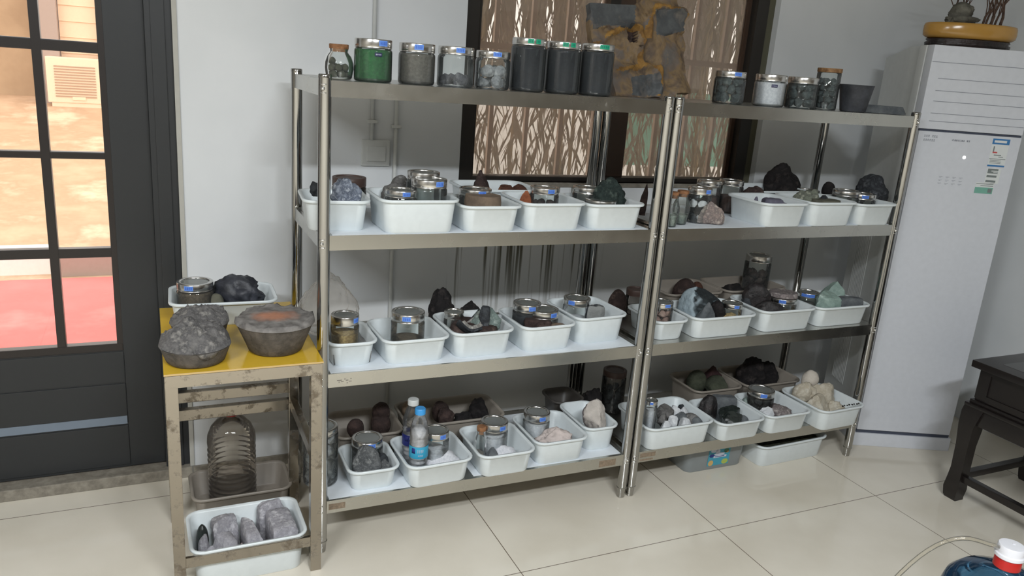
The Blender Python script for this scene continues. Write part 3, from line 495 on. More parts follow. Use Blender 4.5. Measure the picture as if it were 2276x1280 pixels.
# name, x, y, z, half width, half depth, height, form, material, label, group
ROCKS = [
 ('foil_rock', 0.09, 0.1029, 1.1556, 0.048, 0.0408, 0.1104, 'crumple', 'rk_silver', 'silvery grey crumpled rock in the leftmost tub of second shelf', None),
 ('dark_stone', -0.0018, 0.1, 1.2065, 0.0206, 0.0195, 0.0475, 'rough', 'rk_dark', 'small dark stone left of the silvery rock, behind the left post', None),
 ('grey_stone', 0.264, 0.1523, 1.1222, 0.053, 0.04, 0.1218, 'rough', 'rk_grey', 'rough grey stone at back left of the big tub, second shelf', None),
 ('round_stone', 0.325, 0.3, 1.1058, 0.04, 0.034, 0.1422, 'smooth', 'rk_grey', 'rounded grey stone at the wall behind the big tub, second shelf', None),
 ('stone_disc', 0.542, 0.0607, 1.1095, 0.0624, 0.053, 0.1095, 'disc', 'rk_tan', 'brown round stone disc at the front of its tub, second shelf', None),
 ('brown_rock', 0.634, 0.3, 1.1058, 0.0453, 0.0342, 0.1622, 'angular', 'rk_brown', 'dark brown angular rock at the lower left window corner, second shelf', None),
 ('rust_rock', 0.754, 0.34, 1.1312, 0.0342, 0.0226, 0.0788, 'rough', 'rk_rust', 'jagged rust-coloured lump in the back tub, left piece, second shelf', None),
 ('rust_rock', 0.801, 0.33, 1.1306, 0.0363, 0.024, 0.0834, 'angular', 'rk_rust', 'jagged rust-coloured lump in the back tub, right piece, second shelf', None),
 ('orange_shard', 0.722, 0.1, 1.1095, 0.0364, 0.0172, 0.1185, 'wedge', 'rk_orange', 'orange-brown pointed shard beside a labelled jar, second shelf', None),
 ('green_rock', 1.0484, 0.1, 1.1095, 0.0763, 0.0576, 0.1705, 'crumple', 'rk_green', 'big dark green crumpled rock by the middle posts, second shelf', None),
 ('brown_shard', 1.312, 0.25, 1.1058, 0.017, 0.0128, 0.1282, 'wedge', 'rk_brown', 'thin brown shard between the dark green rock and the middle posts', None),
 ('pink_rock', 1.506, 0.065, 1.1071, 0.0536, 0.0227, 0.0879, 'peak', 'rk_pink', 'pinkish grey sparkling rock standing at the front edge of second shelf', None),
 ('flat_stone', 1.871, 0.26, 1.1058, 0.0509, 0.0288, 0.1212, 'rough', 'rk_brown', 'dark flat stone behind the tub of purple-grey stones, second shelf', None),
 ('purple_stone', 1.764, 0.12, 1.1095, 0.0291, 0.0165, 0.0955, 'wedge', 'rk_purple', 'pointed purple-grey stone, leftmost of three in a tub, second shelf', None),
 ('purple_stone', 1.83, 0.09, 1.1095, 0.0408, 0.0308, 0.0935, 'slab', 'rk_purple', 'square purple-grey stone, middle of three in a tub, second shelf', None),
 ('purple_stone', 1.8713, 0.08, 1.1153, 0.0333, 0.022, 0.0767, 'angular', 'rk_purple', 'small purple-grey stone, rightmost of three in a tub, second shelf', None),
 ('pale_rock', 2.045, 0.12, 1.1095, 0.0641, 0.0363, 0.1285, 'crumple', 'rk_mintgrey', 'pale greenish rough rock leaning on a steel lid, second shelf', None),
 ('dark_chip', 2.103, 0.09, 1.1619, 0.0231, 0.0174, 0.0531, 'angular', 'rk_dark', 'small dark chip between the greenish rock and grey disc, second shelf', None),
 ('grey_disc', 2.1, 0.07, 1.1095, 0.062, 0.0468, 0.0915, 'disc', 'rk_olive', 'flat olive-grey stone disc at the front of its tub, second shelf', None),
 ('dome_rock', 2.159, 0.38, 1.1058, 0.1004, 0.0757, 0.2062, 'rough', 'rk_black', 'huge dark dome-shaped rock at the wall on second shelf, right rack', None),
 ('dome_rock', 2.348, 0.3, 1.171, 0.0304, 0.0259, 0.07, 'smooth', 'rk_black', 'small dark dome-shaped rock right of the huge one, second shelf', None),
 ('dark_lump', 2.463, 0.16, 1.1322, 0.0721, 0.0612, 0.1658, 'rough', 'rk_dark', 'dark mottled lump behind the labelled jar at right end of second shelf', None),
 ('brown_board', 0.5608, 0.1129, 0.6911, 0.0865, 0.0666, 0.0629, 'slab', 'rk_brown', 'brown dusty slab under the broken crucible bowl, third shelf', None),
 ('dark_block', 0.582, 0.075, 0.7511, 0.0202, 0.0152, 0.0699, 'block', 'rk_dark', 'small dark block lying on the broken crucible bowl', None),
 ('green_rubble', 0.5983, 0.1, 0.6788, 0.0566, 0.0427, 0.1302, 'crumple', 'rk_mint', 'pale green rubbly rock right of the broken crucible, third shelf', None),
 ('black_casting', 0.509, 0.32, 0.6526, 0.0511, 0.0386, 0.1714, 'clump', 'rk_black', 'black knobbly casting at the wall behind the crucible pieces, third shelf', None),
 ('black_bar', 0.605, 0.3, 0.6526, 0.0526, 0.0248, 0.1194, 'rough', 'rk_black', 'long low black piece right of the knobbly casting, third shelf', None),
 ('brown_slab', 0.791, 0.065, 0.7331, 0.0522, 0.0222, 0.0289, 'slab', 'rk_brown', 'left brown curved slab at the front of its tub, third shelf', None),
 ('brown_slab', 0.838, 0.059, 0.7211, 0.0593, 0.0196, 0.0239, 'slab', 'rk_tan', 'right pale-topped slab at the front of its tub, third shelf', None),
 ('grey_block', 1.07, 0.13, 0.6563, 0.0377, 0.0214, 0.1267, 'block', 'rk_block2', 'dark grey block with pale face right of the pale powder jar', None),
 ('brown_lump', 1.319, 0.36, 0.6526, 0.0405, 0.0306, 0.1114, 'smooth', 'rk_brown', 'rounded brown lump at the wall left of the dark brown-lidded jar', None),
 ('slag_block', 1.583, 0.129, 0.6563, 0.0981, 0.0648, 0.1667, 'angular', 'rk_slag2', 'large slag block with pale bluish face and black porous side', None),
 ('triangle_rock', 1.5253, 0.05, 0.6563, 0.0554, 0.0261, 0.1337, 'wedge', 'rk_slate', 'triangular grey rock leaning in front of the slag block', None),
 ('black_chunk', 1.623, 0.08, 0.7002, 0.0351, 0.0265, 0.0808, 'angular', 'rk_black', 'black chunk between the triangular rock and a labelled jar', None),
 ('small_stone', 1.8452, 0.16, 0.6972, 0.0286, 0.0216, 0.0658, 'rough', 'rk_dark', 'small dark stone behind the labelled jar, third shelf of right rack', None),
 ('brown_stone', 1.681, 0.38, 0.6605, 0.0563, 0.0425, 0.1295, 'smooth', 'rk_brown', 'rounded brown stone, left one behind the slag block, third shelf', None),
 ('brown_stone', 1.742, 0.38, 0.6939, 0.0344, 0.026, 0.0791, 'smooth', 'rk_rust', 'rounded rusty stone, right one behind the slag block, third shelf', None),
 ('black_heap', 1.949, 0.36, 0.6563, 0.0677, 0.0511, 0.1067, 'rough', 'rk_black', 'black rounded rock in the back tub right of the rusty stone', None),
 ('black_rock', 1.888, 0.1585, 0.6839, 0.0626, 0.0473, 0.1441, 'angular', 'rk_blackgloss', 'big glossy black rock at the back of its tub, third shelf', None),
 ('black_rock', 1.8912, 0.0685, 0.6563, 0.072, 0.0407, 0.1157, 'rough', 'rk_blackgloss', 'low black rock at the front of its tub, third shelf', None),
 ('flat_stone', 1.994, 0.11, 0.7703, 0.0621, 0.0496, 0.022, 'disc', 'rk_pinkgrey', 'flat pinkish stone lying on top of a jar, third shelf', None),
 ('glass_lump', 2.242, 0.09, 0.6563, 0.057, 0.043, 0.1267, 'angular', 'rk_glass', 'front pale green glassy lump, third shelf of right rack', None),
 ('glass_lump', 2.3281, 0.1615, 0.6627, 0.0636, 0.048, 0.1463, 'angular', 'rk_glass', 'tallest pale green glassy lump at the back, third shelf of right rack', None),
 ('glass_lump', 2.3463, 0.13, 0.6563, 0.048, 0.0362, 0.1087, 'angular', 'rk_glass', 'rightmost pale green glassy lump, third shelf of right rack', None),
 ('grey_flat_stone', 2.3405, 0.06, 0.6563, 0.0574, 0.0271, 0.1097, 'slab', 'rk_slate', 'flat grey stone in front of the rightmost green lump, third shelf', None),
 ('porous_rock', 0.1721, 0.0738, 0.2147, 0.0528, 0.0423, 0.1213, 'rough', 'rk_porous', 'round porous grey rock at the front of the leftmost tub, bottom shelf', None),
 ('charcoal_rock', 0.2208, 0.08, 0.2203, 0.0338, 0.0255, 0.0777, 'crumple', 'rk_dark', 'dark crumbly rock right of the round porous rock, bottom shelf', None),
 ('charcoal_rock', 0.226, 0.0459, 0.2179, 0.03, 0.0198, 0.0691, 'rough', 'rk_porous', 'low grey crumbly rock in the right front corner of the leftmost tub', None),
 ('brown_ball', 0.186, 0.31, 0.256, 0.0322, 0.0273, 0.074, 'smooth', 'rk_brown', 'lowest round brown stone in the dull back tub, bottom shelf', None),
 ('brown_ball', 0.297, 0.36, 0.2807, 0.0349, 0.0296, 0.0803, 'smooth', 'rk_brown', 'tall stacked brown stone in the middle of the dull back tub', None),
 ('brown_ball', 0.295, 0.35, 0.2322, 0.0386, 0.0328, 0.0888, 'smooth', 'rk_brown', 'brown round stone under the tall stack in the dull back tub', None),
 ('brown_ball', 0.4229, 0.4, 0.2667, 0.0292, 0.0248, 0.0673, 'smooth', 'rk_tan', 'tan round stone beside the white bottle cap, dull back tub', None),
 ('brown_ball', 0.547, 0.37, 0.2485, 0.0363, 0.0308, 0.0835, 'smooth', 'rk_brown', 'left round brown stone in the long dull tub, bottom shelf', None),
 ('brown_ball', 0.548, 0.31, 0.2514, 0.0329, 0.0279, 0.0756, 'rough', 'rk_brown', 'low brown stone at front left in the long dull tub, bottom shelf', None),
 ('black_lump', 0.7087, 0.36, 0.2341, 0.0447, 0.038, 0.1029, 'rough', 'rk_black', 'black lump at the right end of the long dull tub, bottom shelf', None),
 ('black_lump', 0.634, 0.34, 0.2022, 0.0404, 0.0343, 0.0928, 'rough', 'rk_black', 'flat black piece between brown stones and black lump, bottom shelf', None),
 ('dark_shard', 0.636, 0.045, 0.1993, 0.0309, 0.0175, 0.0827, 'wedge', 'rk_slate', 'dark slate shard at the front of the tub with the cork bottle', None),
 ('pitted_rock', 0.907, 0.0679, 0.1993, 0.0772, 0.0437, 0.1147, 'crumple', 'rk_pinkwhite2', 'pinkish white pitted rock with grey underside, bottom shelf', None),
 ('smooth_rock', 1.1099, 0.115, 0.2647, 0.0505, 0.048, 0.1163, 'angular', 'rk_cream2', 'big smooth pale grey rock by the middle posts, bottom shelf', None),
 ('dark_heap', 1.256, 0.38, 0.2072, 0.0482, 0.0364, 0.1108, 'rough', 'rk_black', 'dark rock heap in the dark tub behind the smooth pale rock', None),
 ('pebble', 1.461, 0.12, 0.2302, 0.0382, 0.0324, 0.0878, 'angular', 'rk_grey', 'grey stone of the small mixed heap in the wide tub, bottom shelf', 'stones heaped in the wide tub'),
 ('pebble', 1.52, 0.13, 0.239, 0.0305, 0.0259, 0.07, 'angular', 'rk_white', 'white stone of the small mixed heap in the wide tub, bottom shelf', 'stones heaped in the wide tub'),
 ('pebble', 1.544, 0.11, 0.2517, 0.0223, 0.0189, 0.0513, 'angular', 'rk_white', 'white stone of the small mixed heap in the wide tub, bottom shelf', 'stones heaped in the wide tub'),
 ('pebble', 1.419, 0.08, 0.2494, 0.0238, 0.0202, 0.0546, 'angular', 'rk_grey', 'grey stone of the small mixed heap in the wide tub, bottom shelf', 'stones heaped in the wide tub'),
 ('pebble', 1.448, 0.05, 0.2456, 0.0237, 0.0201, 0.0544, 'angular', 'rk_white', 'white stone of the small mixed heap in the wide tub, bottom shelf', 'stones heaped in the wide tub'),
 ('pebble', 1.514, 0.08, 0.2279, 0.0301, 0.0255, 0.0691, 'angular', 'rk_slate', 'slate stone of the small mixed heap in the wide tub, bottom shelf', 'stones heaped in the wide tub'),
 ('pebble', 1.557, 0.06, 0.2245, 0.0311, 0.0264, 0.0715, 'angular', 'rk_grey', 'grey stone of the small mixed heap in the wide tub, bottom shelf', 'stones heaped in the wide tub'),
 ('pebble', 1.5, 0.03, 0.2289, 0.0296, 0.0251, 0.0681, 'angular', 'rk_white', 'white stone of the small mixed heap in the wide tub, bottom shelf', 'stones heaped in the wide tub'),
 ('pebble', 1.563, 0.04, 0.2272, 0.026, 0.0221, 0.0598, 'angular', 'rk_slate', 'slate stone of the small mixed heap in the wide tub, bottom shelf', 'stones heaped in the wide tub'),
 ('pebble', 1.394, 0.02, 0.2499, 0.0214, 0.0181, 0.0491, 'angular', 'rk_white', 'white stone of the small mixed heap in the wide tub, bottom shelf', 'stones heaped in the wide tub'),
 ('pebble', 1.5792, 0.17, 0.2614, 0.0124, 0.0106, 0.0286, 'angular', 'rk_dark', 'dark stone of the small mixed heap in the wide tub, bottom shelf', 'stones heaped in the wide tub'),
 ('black_glass', 1.705, 0.1427, 0.2198, 0.0466, 0.0352, 0.1072, 'angular', 'rk_blackgloss', 'dark brown-black chunk at the back left of the glossy black chunks', None),
 ('black_glass', 1.7919, 0.1462, 0.1993, 0.058, 0.0274, 0.1137, 'slab', 'rk_slate', 'long dark slab leaning across the glossy black chunks', None),
 ('black_glass', 1.776, 0.08, 0.1993, 0.0518, 0.0391, 0.0937, 'angular', 'rk_gloss', 'glossiest rounded black chunk in the middle of its tub, bottom shelf', None),
 ('black_glass', 1.753, 0.03, 0.1993, 0.0449, 0.0296, 0.0867, 'angular', 'rk_gloss', 'front dark green-black glossy chunk in its tub, bottom shelf', None),
 ('black_glass', 1.8178, 0.05, 0.1993, 0.0312, 0.0235, 0.0607, 'angular', 'rk_slate', 'small slate chip right of the glossy black chunks', None),
 ('mint_stone', 1.9434, 0.1486, 0.2012, 0.0408, 0.0308, 0.0938, 'smooth', 'rk_mint', 'pale mint stone left of the smoky jar, bottom shelf', None),
 ('pinkgrey_rock', 2.0312, 0.08, 0.1993, 0.0732, 0.0483, 0.0737, 'crumple', 'rk_pinkgrey', 'pinkish grey rough rock in front of the smoky jar', None),
 ('white_chip', 1.946, 0.04, 0.1994, 0.0377, 0.0249, 0.0866, 'angular', 'rk_white', 'small whitish chip left of the pinkish grey rough rock', None),
 ('cream_rock', 2.2081, 0.1, 0.2528, 0.0431, 0.0326, 0.0992, 'crumple', 'rk_chalk', 'leftmost pale cream rock of the heaped tub, bottom shelf', None),
 ('cream_rock', 2.2189, 0.11, 0.2324, 0.0525, 0.0396, 0.1206, 'angular', 'rk_chalk', 'ridged pale cream rock behind the leftmost one, heaped tub', None),
 ('cream_rock', 2.27, 0.1323, 0.3019, 0.0392, 0.0296, 0.0901, 'smooth', 'rk_cream', 'rounded beige rock highest at the back of the heaped tub', None),
 ('cream_rock', 2.2995, 0.0912, 0.1993, 0.0796, 0.0601, 0.1517, 'angular', 'rk_chalk', 'largest block-shaped cream rock in the heaped tub', None),
 ('cream_rock', 2.2328, 0.03, 0.1993, 0.0644, 0.0486, 0.1227, 'angular', 'rk_chalk', 'cream rock at the front of the heaped tub', None),
 ('cream_rock', 2.331, 0.02, 0.1993, 0.0525, 0.0396, 0.0857, 'crumple', 'rk_chalk', 'low cream rock at the right front of the heaped tub', None),
 ('green_boulder', 1.8, 0.36, 0.243, 0.0465, 0.0351, 0.107, 'smooth', 'rk_olivedark', 'dark green boulder at the left of the dull back tub, bottom shelf', None),
 ('green_boulder', 1.874, 0.31, 0.2181, 0.053, 0.04, 0.1219, 'angular', 'rk_olivedark', 'dark green boulder in the middle of the dull back tub, bottom shelf', None),
 ('maroon_rock', 1.8878, 0.38, 0.1993, 0.0612, 0.0404, 0.1577, 'wedge', 'rk_maroon', 'maroon pointed rock at the back of the dull tub, bottom shelf', None),
 ('huge_black_rock', 2.131, 0.36, 0.2003, 0.0825, 0.0623, 0.1897, 'rough', 'rk_black', 'huge black rock in front of the back wall, bottom shelf of right rack', None),
 ('dark_pile', 2.2228, 0.37, 0.1993, 0.0682, 0.0515, 0.1487, 'rough', 'rk_black', 'dark rock right of the huge black rock, bottom shelf', None),
 ('black_plate', 2.338, 0.1, 1.5639, 0.1004, 0.0474, 0.0311, 'plate', 'rk_slate', 'flat dark plate at the right end of top shelf', None),
 ('pebble_green', -0.286, 0.37, 0.7682, 0.0251, 0.019, 0.0578, 'smooth', 'rk_olive', 'small grey-green pebble between jar and black clump on the yellow stand', None),
 ('black_clump', -0.2093, 0.41, 0.7408, 0.0896, 0.0591, 0.1402, 'clump', 'rk_clump', 'black folded clump of slag in the tub on the yellow stand', None),
]
CRUC = (2.161, 0.075, 1.5626)
SLAB_ROWS = {'n': (0.0, -0.9578, 0.2873), 'crust': [(1.2368, 0.1989, 1.5589), (1.2454, 0.202, 1.569), (1.2615, 0.2013, 1.5666), (1.3515, 0.1997, 1.5613), (1.3693, 0.2059, 1.582), (1.4397, 0.21, 1.5956), (1.4195, 0.2365, 1.6841), (1.4341, 0.2567, 1.7515), (1.4284, 0.2815, 1.834), (1.4408, 0.3018, 1.9016), (1.3969, 0.3035, 1.9073), (1.4033, 0.3255, 1.9806), (1.2442, 0.3204, 1.9637), (1.2335, 0.3065, 1.9174), (1.1999, 0.2978, 1.8883), (1.0062, 0.295, 1.879), (1.0072, 0.2706, 1.7978), (1.0169, 0.2521, 1.736), (1.0562, 0.2388, 1.6917), (1.095, 0.2206, 1.631), (1.1022, 0.1979, 1.5553)], 'plateL': [(1.0126, 0.2689, 1.792), (1.0028, 0.2968, 1.8849), (1.2043, 0.2998, 1.8952), (1.1837, 0.2752, 1.813)], 'plateR': [(1.2909, 0.2692, 1.7929), (1.2838, 0.2953, 1.8801), (1.4257, 0.3003, 1.8968), (1.4249, 0.2744, 1.8105)], 'plateB': [(1.1656, 0.2017, 1.5681), (1.1734, 0.222, 1.6359), (1.295, 0.2272, 1.6531), (1.3069, 0.2039, 1.5754)], 'hole': [(1.1678, 0.2748, 1.8116), (1.2032, 0.2737, 1.8082), (1.2042, 0.2583, 1.7568), (1.169, 0.2604, 1.7637)], 'ridge1': [(1.0245, 0.2522, 1.7365), (1.06, 0.2587, 1.7582), (1.096, 0.2663, 1.7832), (1.1361, 0.273, 1.8057), (1.1759, 0.2759, 1.8155), (1.215, 0.2731, 1.806), (1.2329, 0.2619, 1.7688), (1.2176, 0.2451, 1.7127), (1.228, 0.2366, 1.6844)], 'ridge2': [(1.2537, 0.2653, 1.7801), (1.2619, 0.2869, 1.8521), (1.2887, 0.2994, 1.8936), (1.3462, 0.3, 1.8959), (1.3917, 0.2984, 1.8903), (1.4331, 0.2946, 1.8776)], 'ridge3': [(1.1114, 0.2257, 1.6479), (1.1713, 0.2316, 1.6678), (1.2519, 0.2351, 1.6796), (1.2962, 0.2331, 1.6727), (1.3007, 0.2146, 1.611), (1.2863, 0.2036, 1.5744)]}
BOWL = (0.5350, .085, .782)

# ------------------------------------------------------------------ setting materials
def wall_mat(name, stains=False):
    m, nt = mat(name); o = nd(nt, 'ShaderNodeOutputMaterial'); b = nd(nt, 'ShaderNodeBsdfPrincipled', _Roughness=.75)
    tc = nd(nt, 'ShaderNodeTexCoord'); n = nd(nt, 'ShaderNodeTexNoise', _Scale=2.2, _Detail=4.0); lk(nt, tc, 'Object', n, 'Vector')
    r = ramp(nt, [(.3, s2l(214,217,219)), (.7, s2l(226,228,230))]); lk(nt, n, 'Fac', r, 0); last = (r, 0)
    if stains:
        sp = nd(nt, 'ShaderNodeSeparateXYZ'); lk(nt, tc, 'Object', sp, 0)
        mp = nd(nt, 'ShaderNodeMapping'); mp.inputs['Scale'].default_value = (58, 1, 1.1); lk(nt, tc, 'Object', mp, 0)
        n2 = nd(nt, 'ShaderNodeTexNoise', _Scale=1.0, _Detail=3.0); lk(nt, mp, 0, n2, 'Vector')
        r2 = ramp(nt, [(.54, (0,0,0)), (.64, (1,1,1))]); lk(nt, n2, 'Fac', r2, 0)
        def rng(axis, a, b_, c, d):   # trapezoid mask
            u = nd(nt, 'ShaderNodeMapRange', interpolation_type='SMOOTHSTEP'); u.inputs[1].default_value = a; u.inputs[2].default_value = b_; lk(nt, sp, axis, u, 0)
            v = nd(nt, 'ShaderNodeMapRange', interpolation_type='SMOOTHSTEP'); v.inputs[1].default_value = c; v.inputs[2].default_value = d; v.inputs[3].default_value = 1; v.inputs[4].default_value = 0; lk(nt, sp, axis, v, 0)
            k = nd(nt, 'ShaderNodeMath', operation='MULTIPLY'); lk(nt, u, 0, k, 0); lk(nt, v, 0, k, 1); return k
        mx_ = rng('X', .62, .68, 1.28, 1.45); mz = rng('Z', .42, .95, 1.16, 1.18)
        k1 = nd(nt, 'ShaderNodeMath', operation='MULTIPLY'); lk(nt, mx_, 0, k1, 0); lk(nt, mz, 0, k1, 1)
        k2 = nd(nt, 'ShaderNodeMath', operation='MULTIPLY'); lk(nt, k1, 0, k2, 0); lk(nt, r2, 0, k2, 1)
        k3 = nd(nt, 'ShaderNodeMath', operation='MULTIPLY'); k3.inputs[1].default_value = 1.0; lk(nt, k2, 0, k3, 0)
        mx = nd(nt, 'ShaderNodeMix', data_type='RGBA'); lk(nt, k3, 0, mx, 0); lk(nt, r, 0, mx, 6); mx.inputs[7].default_value = rgba(s2l(84,80,62)); last = (mx, 2)
    lk(nt, last[0], last[1], b, 'Base Color'); lk(nt, b, 0, o, 0); return m
M['wall'] = wall_mat('wall_paint'); M['wall_stained'] = wall_mat('wall_paint_stained', True)
def floor_mat():
    m, nt = mat('floor_tiles'); o = nd(nt, 'ShaderNodeOutputMaterial'); b = nd(nt, 'ShaderNodeBsdfPrincipled', _Roughness=.10)
    tc = nd(nt, 'ShaderNodeTexCoord'); sp = nd(nt, 'ShaderNodeSeparateXYZ'); lk(nt, tc, 'Object', sp, 0)
    lines = []
    for ax, off, per in (('X', .605, .832), ('Y', -.325, .845)):
        a = nd(nt, 'ShaderNodeMath', operation='SUBTRACT'); a.inputs[1].default_value = off - per*20.5; lk(nt, sp, ax, a, 0)
        d = nd(nt, 'ShaderNodeMath', operation='DIVIDE'); d.inputs[1].default_value = per; lk(nt, a, 0, d, 0)
        f = nd(nt, 'ShaderNodeMath', operation='FRACT'); lk(nt, d, 0, f, 0)
        c = nd(nt, 'ShaderNodeMath', operation='SUBTRACT'); c.inputs[1].default_value = .5; lk(nt, f, 0, c, 0)
        e = nd(nt, 'ShaderNodeMath', operation='ABSOLUTE'); lk(nt, c, 0, e, 0)
        g = nd(nt, 'ShaderNodeMath', operation='LESS_THAN'); g.inputs[1].default_value = .0019; lk(nt, e, 0, g, 0); lines.append(g)
    mx = nd(nt, 'ShaderNodeMath', operation='MAXIMUM'); lk(nt, lines[0], 0, mx, 0); lk(nt, lines[1], 0, mx, 1)
    n = nd(nt, 'ShaderNodeTexNoise', _Scale=2.5, _Detail=6.0); lk(nt, tc, 'Object', n, 'Vector')
    r = ramp(nt, [(.3, s2l(214,206,190)), (.7, s2l(228,221,207))]); lk(nt, n, 'Fac', r, 0)
    mc = nd(nt, 'ShaderNodeMix', data_type='RGBA'); lk(nt, mx, 0, mc, 0); lk(nt, r, 0, mc, 6); mc.inputs[7].default_value = rgba(s2l(112,98,84)); lk(nt, mc, 2, b, 'Base Color')
    lk(nt, b, 0, o, 0); return m
M['floor'] = floor_mat()
M['unseen_dark_panel'] = plain('unseen_dark_panel', s2l(100,92,83), .4)
M['wall_tan'] = plain('tan_wall_paint', s2l(164,158,148), .8)
M['rk_lining'] = stone('rk_lining', s2l(172,170,164), s2l(120,118,114), 90, .9, .6, s2l(196,194,188))
M['ceiling'] = plain('ceiling_paint', s2l(190,190,188), .8)
M['frame_dark'] = plain('window_frame_paint', s2l(40,36,32), .35)
M['frame_olive'] = plain('window_frame_olive', s2l(92,90,72), .5)
M['frame_brown'] = plain('window_frame_brown', s2l(74,56,44), .4)
M['door_paint'] = plain('door_paint', s2l(44,46,48), .42, bump=.05, bscale=60)
M['door_dark'] = plain('door_muntin_paint', s2l(42,36,34), .35)
M['door_reflection'] = plain('painted_reflection', s2l(120,132,146), .3)
M['sill_stone'] = stone('sill_stone', s2l(150,144,132), s2l(122,116,106), 30, .5, .1)
M['black_wood'] = plain('black_wood', s2l(30,25,24), .28, bump=.05, bscale=30, spec=.5)
M['black_wood_top'] = plain('black_wood_top', s2l(42,42,42), .22, spec=.6)
M['ac_white'] = plain('ac_plastic', s2l(214,217,224), .28)
M['ac_side'] = plain('ac_side', s2l(204,206,204), .4)
M['ac_gap'] = plain('ac_gap', s2l(70,76,92), .5)
M['ac_print'] = plain('ac_print', s2l(140,144,154), .5)
M['led'] = plain('led', (1,1,1), .3, emit=2.0)
M['stk_white'] = plain('sticker_white', s2l(222,226,226), .5)
M['stk_blue'] = plain('sticker_blue', s2l(58,120,176), .5)
M['stk_dark'] = plain('sticker_dark', s2l(120,128,128), .6)
M['stk_red'] = plain('sticker_red', s2l(200,90,90), .6)
M['stk_green'] = plain('sticker_green', s2l(120,176,160), .5)
M['yellow_board'] = plain('yellow_board', s2l(228,186,58), .16, spec=.6)
M['board_edge'] = plain('board_edge', s2l(206,176,120), .5)
M['pvc'] = plain('pvc', s2l(214,216,214), .4)
M['red_plastic'] = plain('red_plastic', s2l(190,34,30), .35)
M['white_plastic'] = plain('white_plastic', s2l(232,232,238), .3)
M['cap_blue'] = plain('cap_blue', s2l(66,158,226), .35)
M['lbl_teal'] = plain('label_teal', s2l(60,168,206), .4)
M['lbl_navy'] = plain('label_navy', s2l(44,52,128), .4)
M['jug_blue'] = thin_glass('jug_plastic', (.30,.50,.66), haze=.16, hcol=s2l(60,104,140))
M['pet'] = thin_glass('pet_plastic', (.88,.85,.80), haze=.10, hcol=(.42,.38,.34))
M['petclear'] = thin_glass('pet_clear', (.93,.93,.91), haze=.05)
M['hose'] = thin_glass('hose_plastic', (.88,.86,.80), haze=.12, hcol=(.75,.72,.66))
M['bag'] = thin_glass('bag_film', (.95,.94,.92), haze=.26, hcol=(.60,.56,.52), rough=.35, ior=1.12)
M['water_brown'] = plain('murky_grit', s2l(70,62,54), .5)
M['tray_yellow'] = plain('tray_glaze', s2l(182,138,66), .18, spec=.6)
M['carved_wood'] = stone('carved_wood', s2l(46,28,26), s2l(24,16,16), 26, .25, .9, spec=.6, fine=40)
M['twig'] = stone('twig', s2l(104,84,72), s2l(70,54,46), 40, .8, .4)
M['bonsai_rock'] = stone('bonsai_rock', s2l(124,122,112), s2l(84,82,74), 20, .9, .8)
M['ground'] = stone('yard_concrete', s2l(202,170,140), s2l(178,146,116), 1.6, .9, .15, s2l(214,186,158), fine=20)
M['carpet'] = stone('red_carpet', s2l(222,122,118), s2l(214,108,104), 1.2, .95, .1, s2l(226,138,132), fine=60)
M['yard_wall'] = stone('yard_wall', s2l(186,160,130), s2l(166,140,112), 1.5, .9, .1)
M['yard_grey'] = plain('yard_grey', s2l(168,150,140), .8)
M['cream_sheet'] = plain('cream_sheet', s2l(246,216,186), .7)
M['ac_out'] = plain('outdoor_unit_paint', s2l(240,212,184), .5)
M['ac_out_dark'] = plain('outdoor_unit_gap', s2l(176,146,122), .6)
M['guard'] = plain('guard_paint', s2l(196,180,166), .5)
M['leaf'] = stone('bamboo_leaf', s2l(158,148,134), s2l(128,122,106), 5, .7, .1, s2l(178,166,150))
M['cane'] = plain('bamboo_cane', s2l(172,156,126), .5)
M['screen'] = stone('brown_screen', s2l(150,140,130), s2l(130,120,112), 3, .9, .1)
M['litwall'] = plain('garden_wall', s2l(250,248,246), .8)
M['tealsheet'] = plain('teal_sheet', s2l(140,214,196), .6)

# ------------------------------------------------------------------ room shell
YW = .65; XR = 3.42; XL = -3.2; YB = -6.0; ZC = 2.9
DX0, DX1, DZ = -1.62, -.378, 2.16            # door opening
WX0, WX1, WZ0, WZ1 = .675, 2.215, 1.172, 2.42  # window opening
bm = new(); t = .24
for x0, x1, z0, z1 in ((XL, DX0, 0, ZC), (DX0, DX1, DZ, ZC), (DX1, WX0, 0, ZC), (WX0, WX1, 0, WZ0), (WX0, WX1, WZ1, ZC), (WX1, XR+.2, 0, ZC)):
    box(bm, x0, x1, YW, YW+t, z0, z1)
structure(obj('wall_back', bm, 'wall_stained', smooth=False))
bm = new(); box(bm, XR, XR+.2, YB, YW, 0, ZC); structure(obj('wall_right', bm, 'wall', smooth=False))
bm = new(); box(bm, XR-.03, XR, YB, -1.75, 0, 2.25)
for k in range(9): box(bm, XR-.04, XR-.03, YB+.03+.47*k, YB+.44+.47*k, .12, 2.15, bev=.004)
structure(obj('trim_3', bm, 'unseen_dark_panel', smooth=False))  # unseen dark panels, added so the shelf steel mirrors something dark
bm = new(); box(bm, XL-.2, XL, YB, YW+t, 0, ZC); structure(obj('wall_left', bm, 'wall_tan', smooth=False))
bm = new(); box(bm, XL-.2, XR+.2, YB-.2, YB, 0, ZC); structure(obj('wall_front', bm, 'wall_tan', smooth=False))
bm = new(); box(bm, XL-.2, XR+.2, YB-.2, YW, -.12, 0); structure(obj('floor', bm, 'floor', smooth=False))
bm = new(); box(bm, XL-.2, XR+.2, YB-.2, YW+t, ZC, ZC+.15); structure(obj('ceiling', bm, 'ceiling', smooth=False))
bm = new(); box(bm, DX1+.006, XR, YW-.010, YW, 0, .043, bev=.002); structure(obj('baseboard_back', bm, 'sill_stone', smooth=False))
